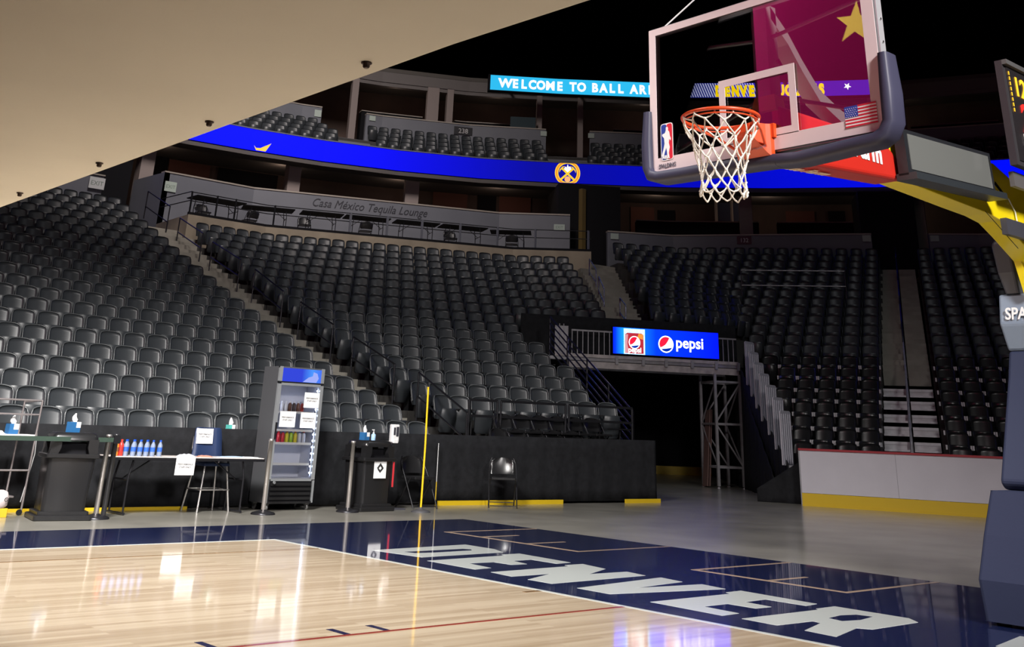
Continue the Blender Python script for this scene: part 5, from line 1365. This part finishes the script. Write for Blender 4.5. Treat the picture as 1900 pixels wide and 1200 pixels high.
# display fridge
fx, fy = 2.37, 11.3
fr = thing('display_fridge', 'tall glass door drinks fridge with lit blue header and paper signs', 'fridge', (fx, fy, 0))
W, D, H = .40, .46, 1.965
SIDE = mat('fridge_side_grey', (.07, .072, .078), .45); ALU = mat('fridge_aluminium', (.42, .44, .46), .3, .6); INN = mat('fridge_interior', (.55, .56, .62), .5)
for s in (-1, 1):
    b = MB(); b.box((s*W-(.03 if s > 0 else 0), .03, .1), (s*W+(.03 if s < 0 else 0), D, H)); b.build('side_panel', SIDE, fr)
b = MB(); b.box((-W+.03, D-.03, .1), (W-.03, D, H)); b.box((-W+.03, .03, .1), (W-.03, D-.03, .12)); b.box((-W+.03, .03, H-.03), (W-.03, D-.03, H)); b.build('back_panel', SIDE, fr)
b = MB(); b.box((-W+.032, D-.05, .43), (W-.032, D-.032, 1.72)); b.box((-W+.032, .06, .415), (W-.032, D-.05, .43)); b.box((-W+.03, .06, .43), (-W+.04, D-.05, 1.72)); b.box((W-.04, .06, .43), (W-.03, D-.05, 1.72)); b.build('liner', INN, fr)
b = MB(); b.box((-W+.03, .04, 1.72), (W-.03, .4, 1.76)); b.build('canopy', SIDE, fr)
HG = ramp_glow('header_picture', [(0, (.02, .05, .7)), (.25, (.06, .3, 1)), (.55, (.05, .12, .9)), (.75, (.25, .3, .9)), (1, (.05, .03, .5))], mul=1.4, strength=1.0)
b = MB(); b.box((-.345, -.004, 1.755), (.345, .004, 1.945)); o_ = b.build('header_panel', HG, fr)
plate([(.02, 0), (.26, 0), (.3, .06), (.27, .13), (.2, .15), (.19, .09), (.12, .07)], basis((0, -.005, 1.76), X_, Z_), 'cloud_shape', glow('header_cloud', (.35, .42, .95), 1), fr, .002)
for s in (-1, 1):
    b = MB(); b.box((s*.372-.028, -.01, 1.745), (s*.372+.028, .03, H)); b.build('header_trim', ALU, fr)
b = MB(); b.box((-.4, -.0, 1.945), (.4, .03, H)); b.build('header_trim', SIDE, fr)
dr = MB()
dr.box((-.40, -.012, .41), (-.345, .03, 1.72)); dr.box((.345, -.012, .41), (.40, .03, 1.72)); dr.box((-.345, -.012, 1.70), (.345, .03, 1.735)); dr.box((-.345, -.012, .39), (.345, .03, .42))
door = dr.build('door_frame', ALU, fr)
b = MB(); b.box((-.345, .004, .42), (.345, .01, 1.70)); b.build('door_glass', GLASS, door)
b = MB(); b.box((-.40, -.014, 1.735), (.40, .03, 1.755)); b.build('gasket', BLACK, fr)
b = MB(); b.bar((-.37, -.03, .95), (-.37, -.03, 1.18), .02, .02); b.build('door_handle', BLACK, door)
for z in (1.49, 1.33, 1.08, .90, .62):
    b = MB()
    if z == 1.49: continue
    b.box((-.355, .05, z-.008), (.355, D-.06, z)); b.box((-.355, .045, z-.02), (.355, .05, z+.012)); b.build('shelf', WHITE, fr)
b = MB(); b.box((.315, .035, .46), (.33, .045, 1.68)); b.build('light_channel', mat('dark_channel', (.05, .05, .09), .4), fr)
b = MB(); b.box((.335, .05, .46), (.342, .07, 1.68)); b.build('light_strip', glow('fridge_strip', (.6, .7, 1), 7), fr)
b = MB(); b.box((-.342, .05, .46), (-.335, .07, 1.68)); b.build('light_strip', glow('fridge_strip', (.6, .7, 1), 7), fr)
for i in range(14):
    z = .5+.088*i; b = MB(); b.lathe([(.009, -.012), (.012, 0), (.009, .012)], 8, c=(.322, .03, z)); b.build('led', glow('fridge_led', (.75, .85, 1), 9), fr)
for i in range(5):
    z = .55+.09*i; b = MB(); b.lathe([(.006, -.01), (.008, 0), (.006, .01)], 8, c=(-.32, .3, z)); b.build('led', glow('fridge_led', (.75, .85, 1), 9), fr)
b = MB(); b.box((-.30, .08, 1.705), (.30, .14, 1.715)); b.build('light_bar', glow('fridge_light_bar', (.75, .8, 1), 4), fr)
b = MB(); b.box((-.36, .0, .12), (.36, .03, .39)); b.build('grille_back', BLACK, fr)
for i in range(4):
    b = MB(); b.bar((-.345, -.012, .16+.062*i), (.345, -.012, .16+.062*i), .02, .035); b.build('grille_louvre', GLOSSB, fr)
b = MB(); b.box((-.37, -.02, .09), (.37, .03, .12)); b.build('kick_plate', GLOSSB, fr)
for s in (-1, 1):
    b = MB(); b.box((s*.385-.015, -.015, .1), (s*.385+.015, .03, .40)); b.build('side_trim', ALU, fr)
b = MB(); b.M = Matrix.Translation((-.3, -.03, .37)) @ Matrix.Rotation(PI/2, 4, 'X'); b.lathe([(.02, 0), (.02, .02)], 10); b.build('thermostat', ALU, fr)
for s in (-1, 1):
    for y in (.06, D-.06):
        b = MB(); b.M = Matrix.Translation((s*.34, y, .045)) @ Matrix.Rotation(PI/2, 4, 'Y'); b.lathe([(.042, -.015), (.045, -.01), (.045, .01), (.042, .015)], 14); b.M = Matrix.Identity(4); b.box((s*.34-.03, y-.03, .07), (s*.34+.03, y+.03, .1)); b.build('caster', mat('caster_grey', (.2, .2, .2), .4, .5), fr)
for (x, z, lab) in ((.215, 1.40, 'white paper sign high on the right of the fridge door'), (-.175, 1.12, 'white paper sign on the left middle of the fridge door'), (.185, 1.115, 'white paper sign on the right middle of the fridge door')):
    paper_sign(lab, basis((fx+x, fy-.013+.008, z), X_, Z_), .27, .215)
def small_bottle(label, x, z, m, cap, H=.16, r=.03, group='bottles on the fridge shelves'):
    t = thing('bottle', label, 'bottle', (fx+x, fy+.12, z+.001), 0, group)
    b = MB(); b.lathe([(r*.9, 0), (r, .01), (r, H*.7), (.012, H*.88)], 10); b.build('bottle_body', m, t)
    b = MB(); b.lathe([(.015, H*.86), (.015, H)], 8); b.build('cap', cap, t)
dk = [('white bottle', (.6, .6, .62)), ('white bottle', (.6, .6, .62)), ('white bottle', (.6, .6, .62)), ('brown bottle', (.12, .05, .03)), ('dark bottle', (.06, .04, .04)), ('brown bottle', (.14, .06, .04)), ('red bottle', (.4, .05, .04))]
for i, (n_, c) in enumerate(dk):
    small_bottle('%s on the upper fridge shelf, %s from the left' % (n_, ordn(i+1)), -.30+.072*i, 1.33, mat('drink_'+str(i), c, .3), WHITE, .15)
dk = [('blue drink bottle', (.02, .08, .5)), ('red drink bottle', (.55, .02, .03)), ('red drink bottle', (.5, .02, .03)), ('yellow drink bottle', (.6, .55, .03)), ('green drink bottle', (.3, .5, .03)), ('yellow drink bottle', (.6, .5, .03)), ('clear bottle', (.5, .52, .6)), ('clear bottle', (.5, .52, .6))]
for i, (n_, c) in enumerate(dk):
    small_bottle('%s on the middle fridge shelf, %s from the left' % (n_, ordn(i+1)), -.30+.073*i, .90, mat('cold_drink_'+str(i), c, .3), mat('red_cap', (.7, .04, .02)) if i % 2 else BC, .17)
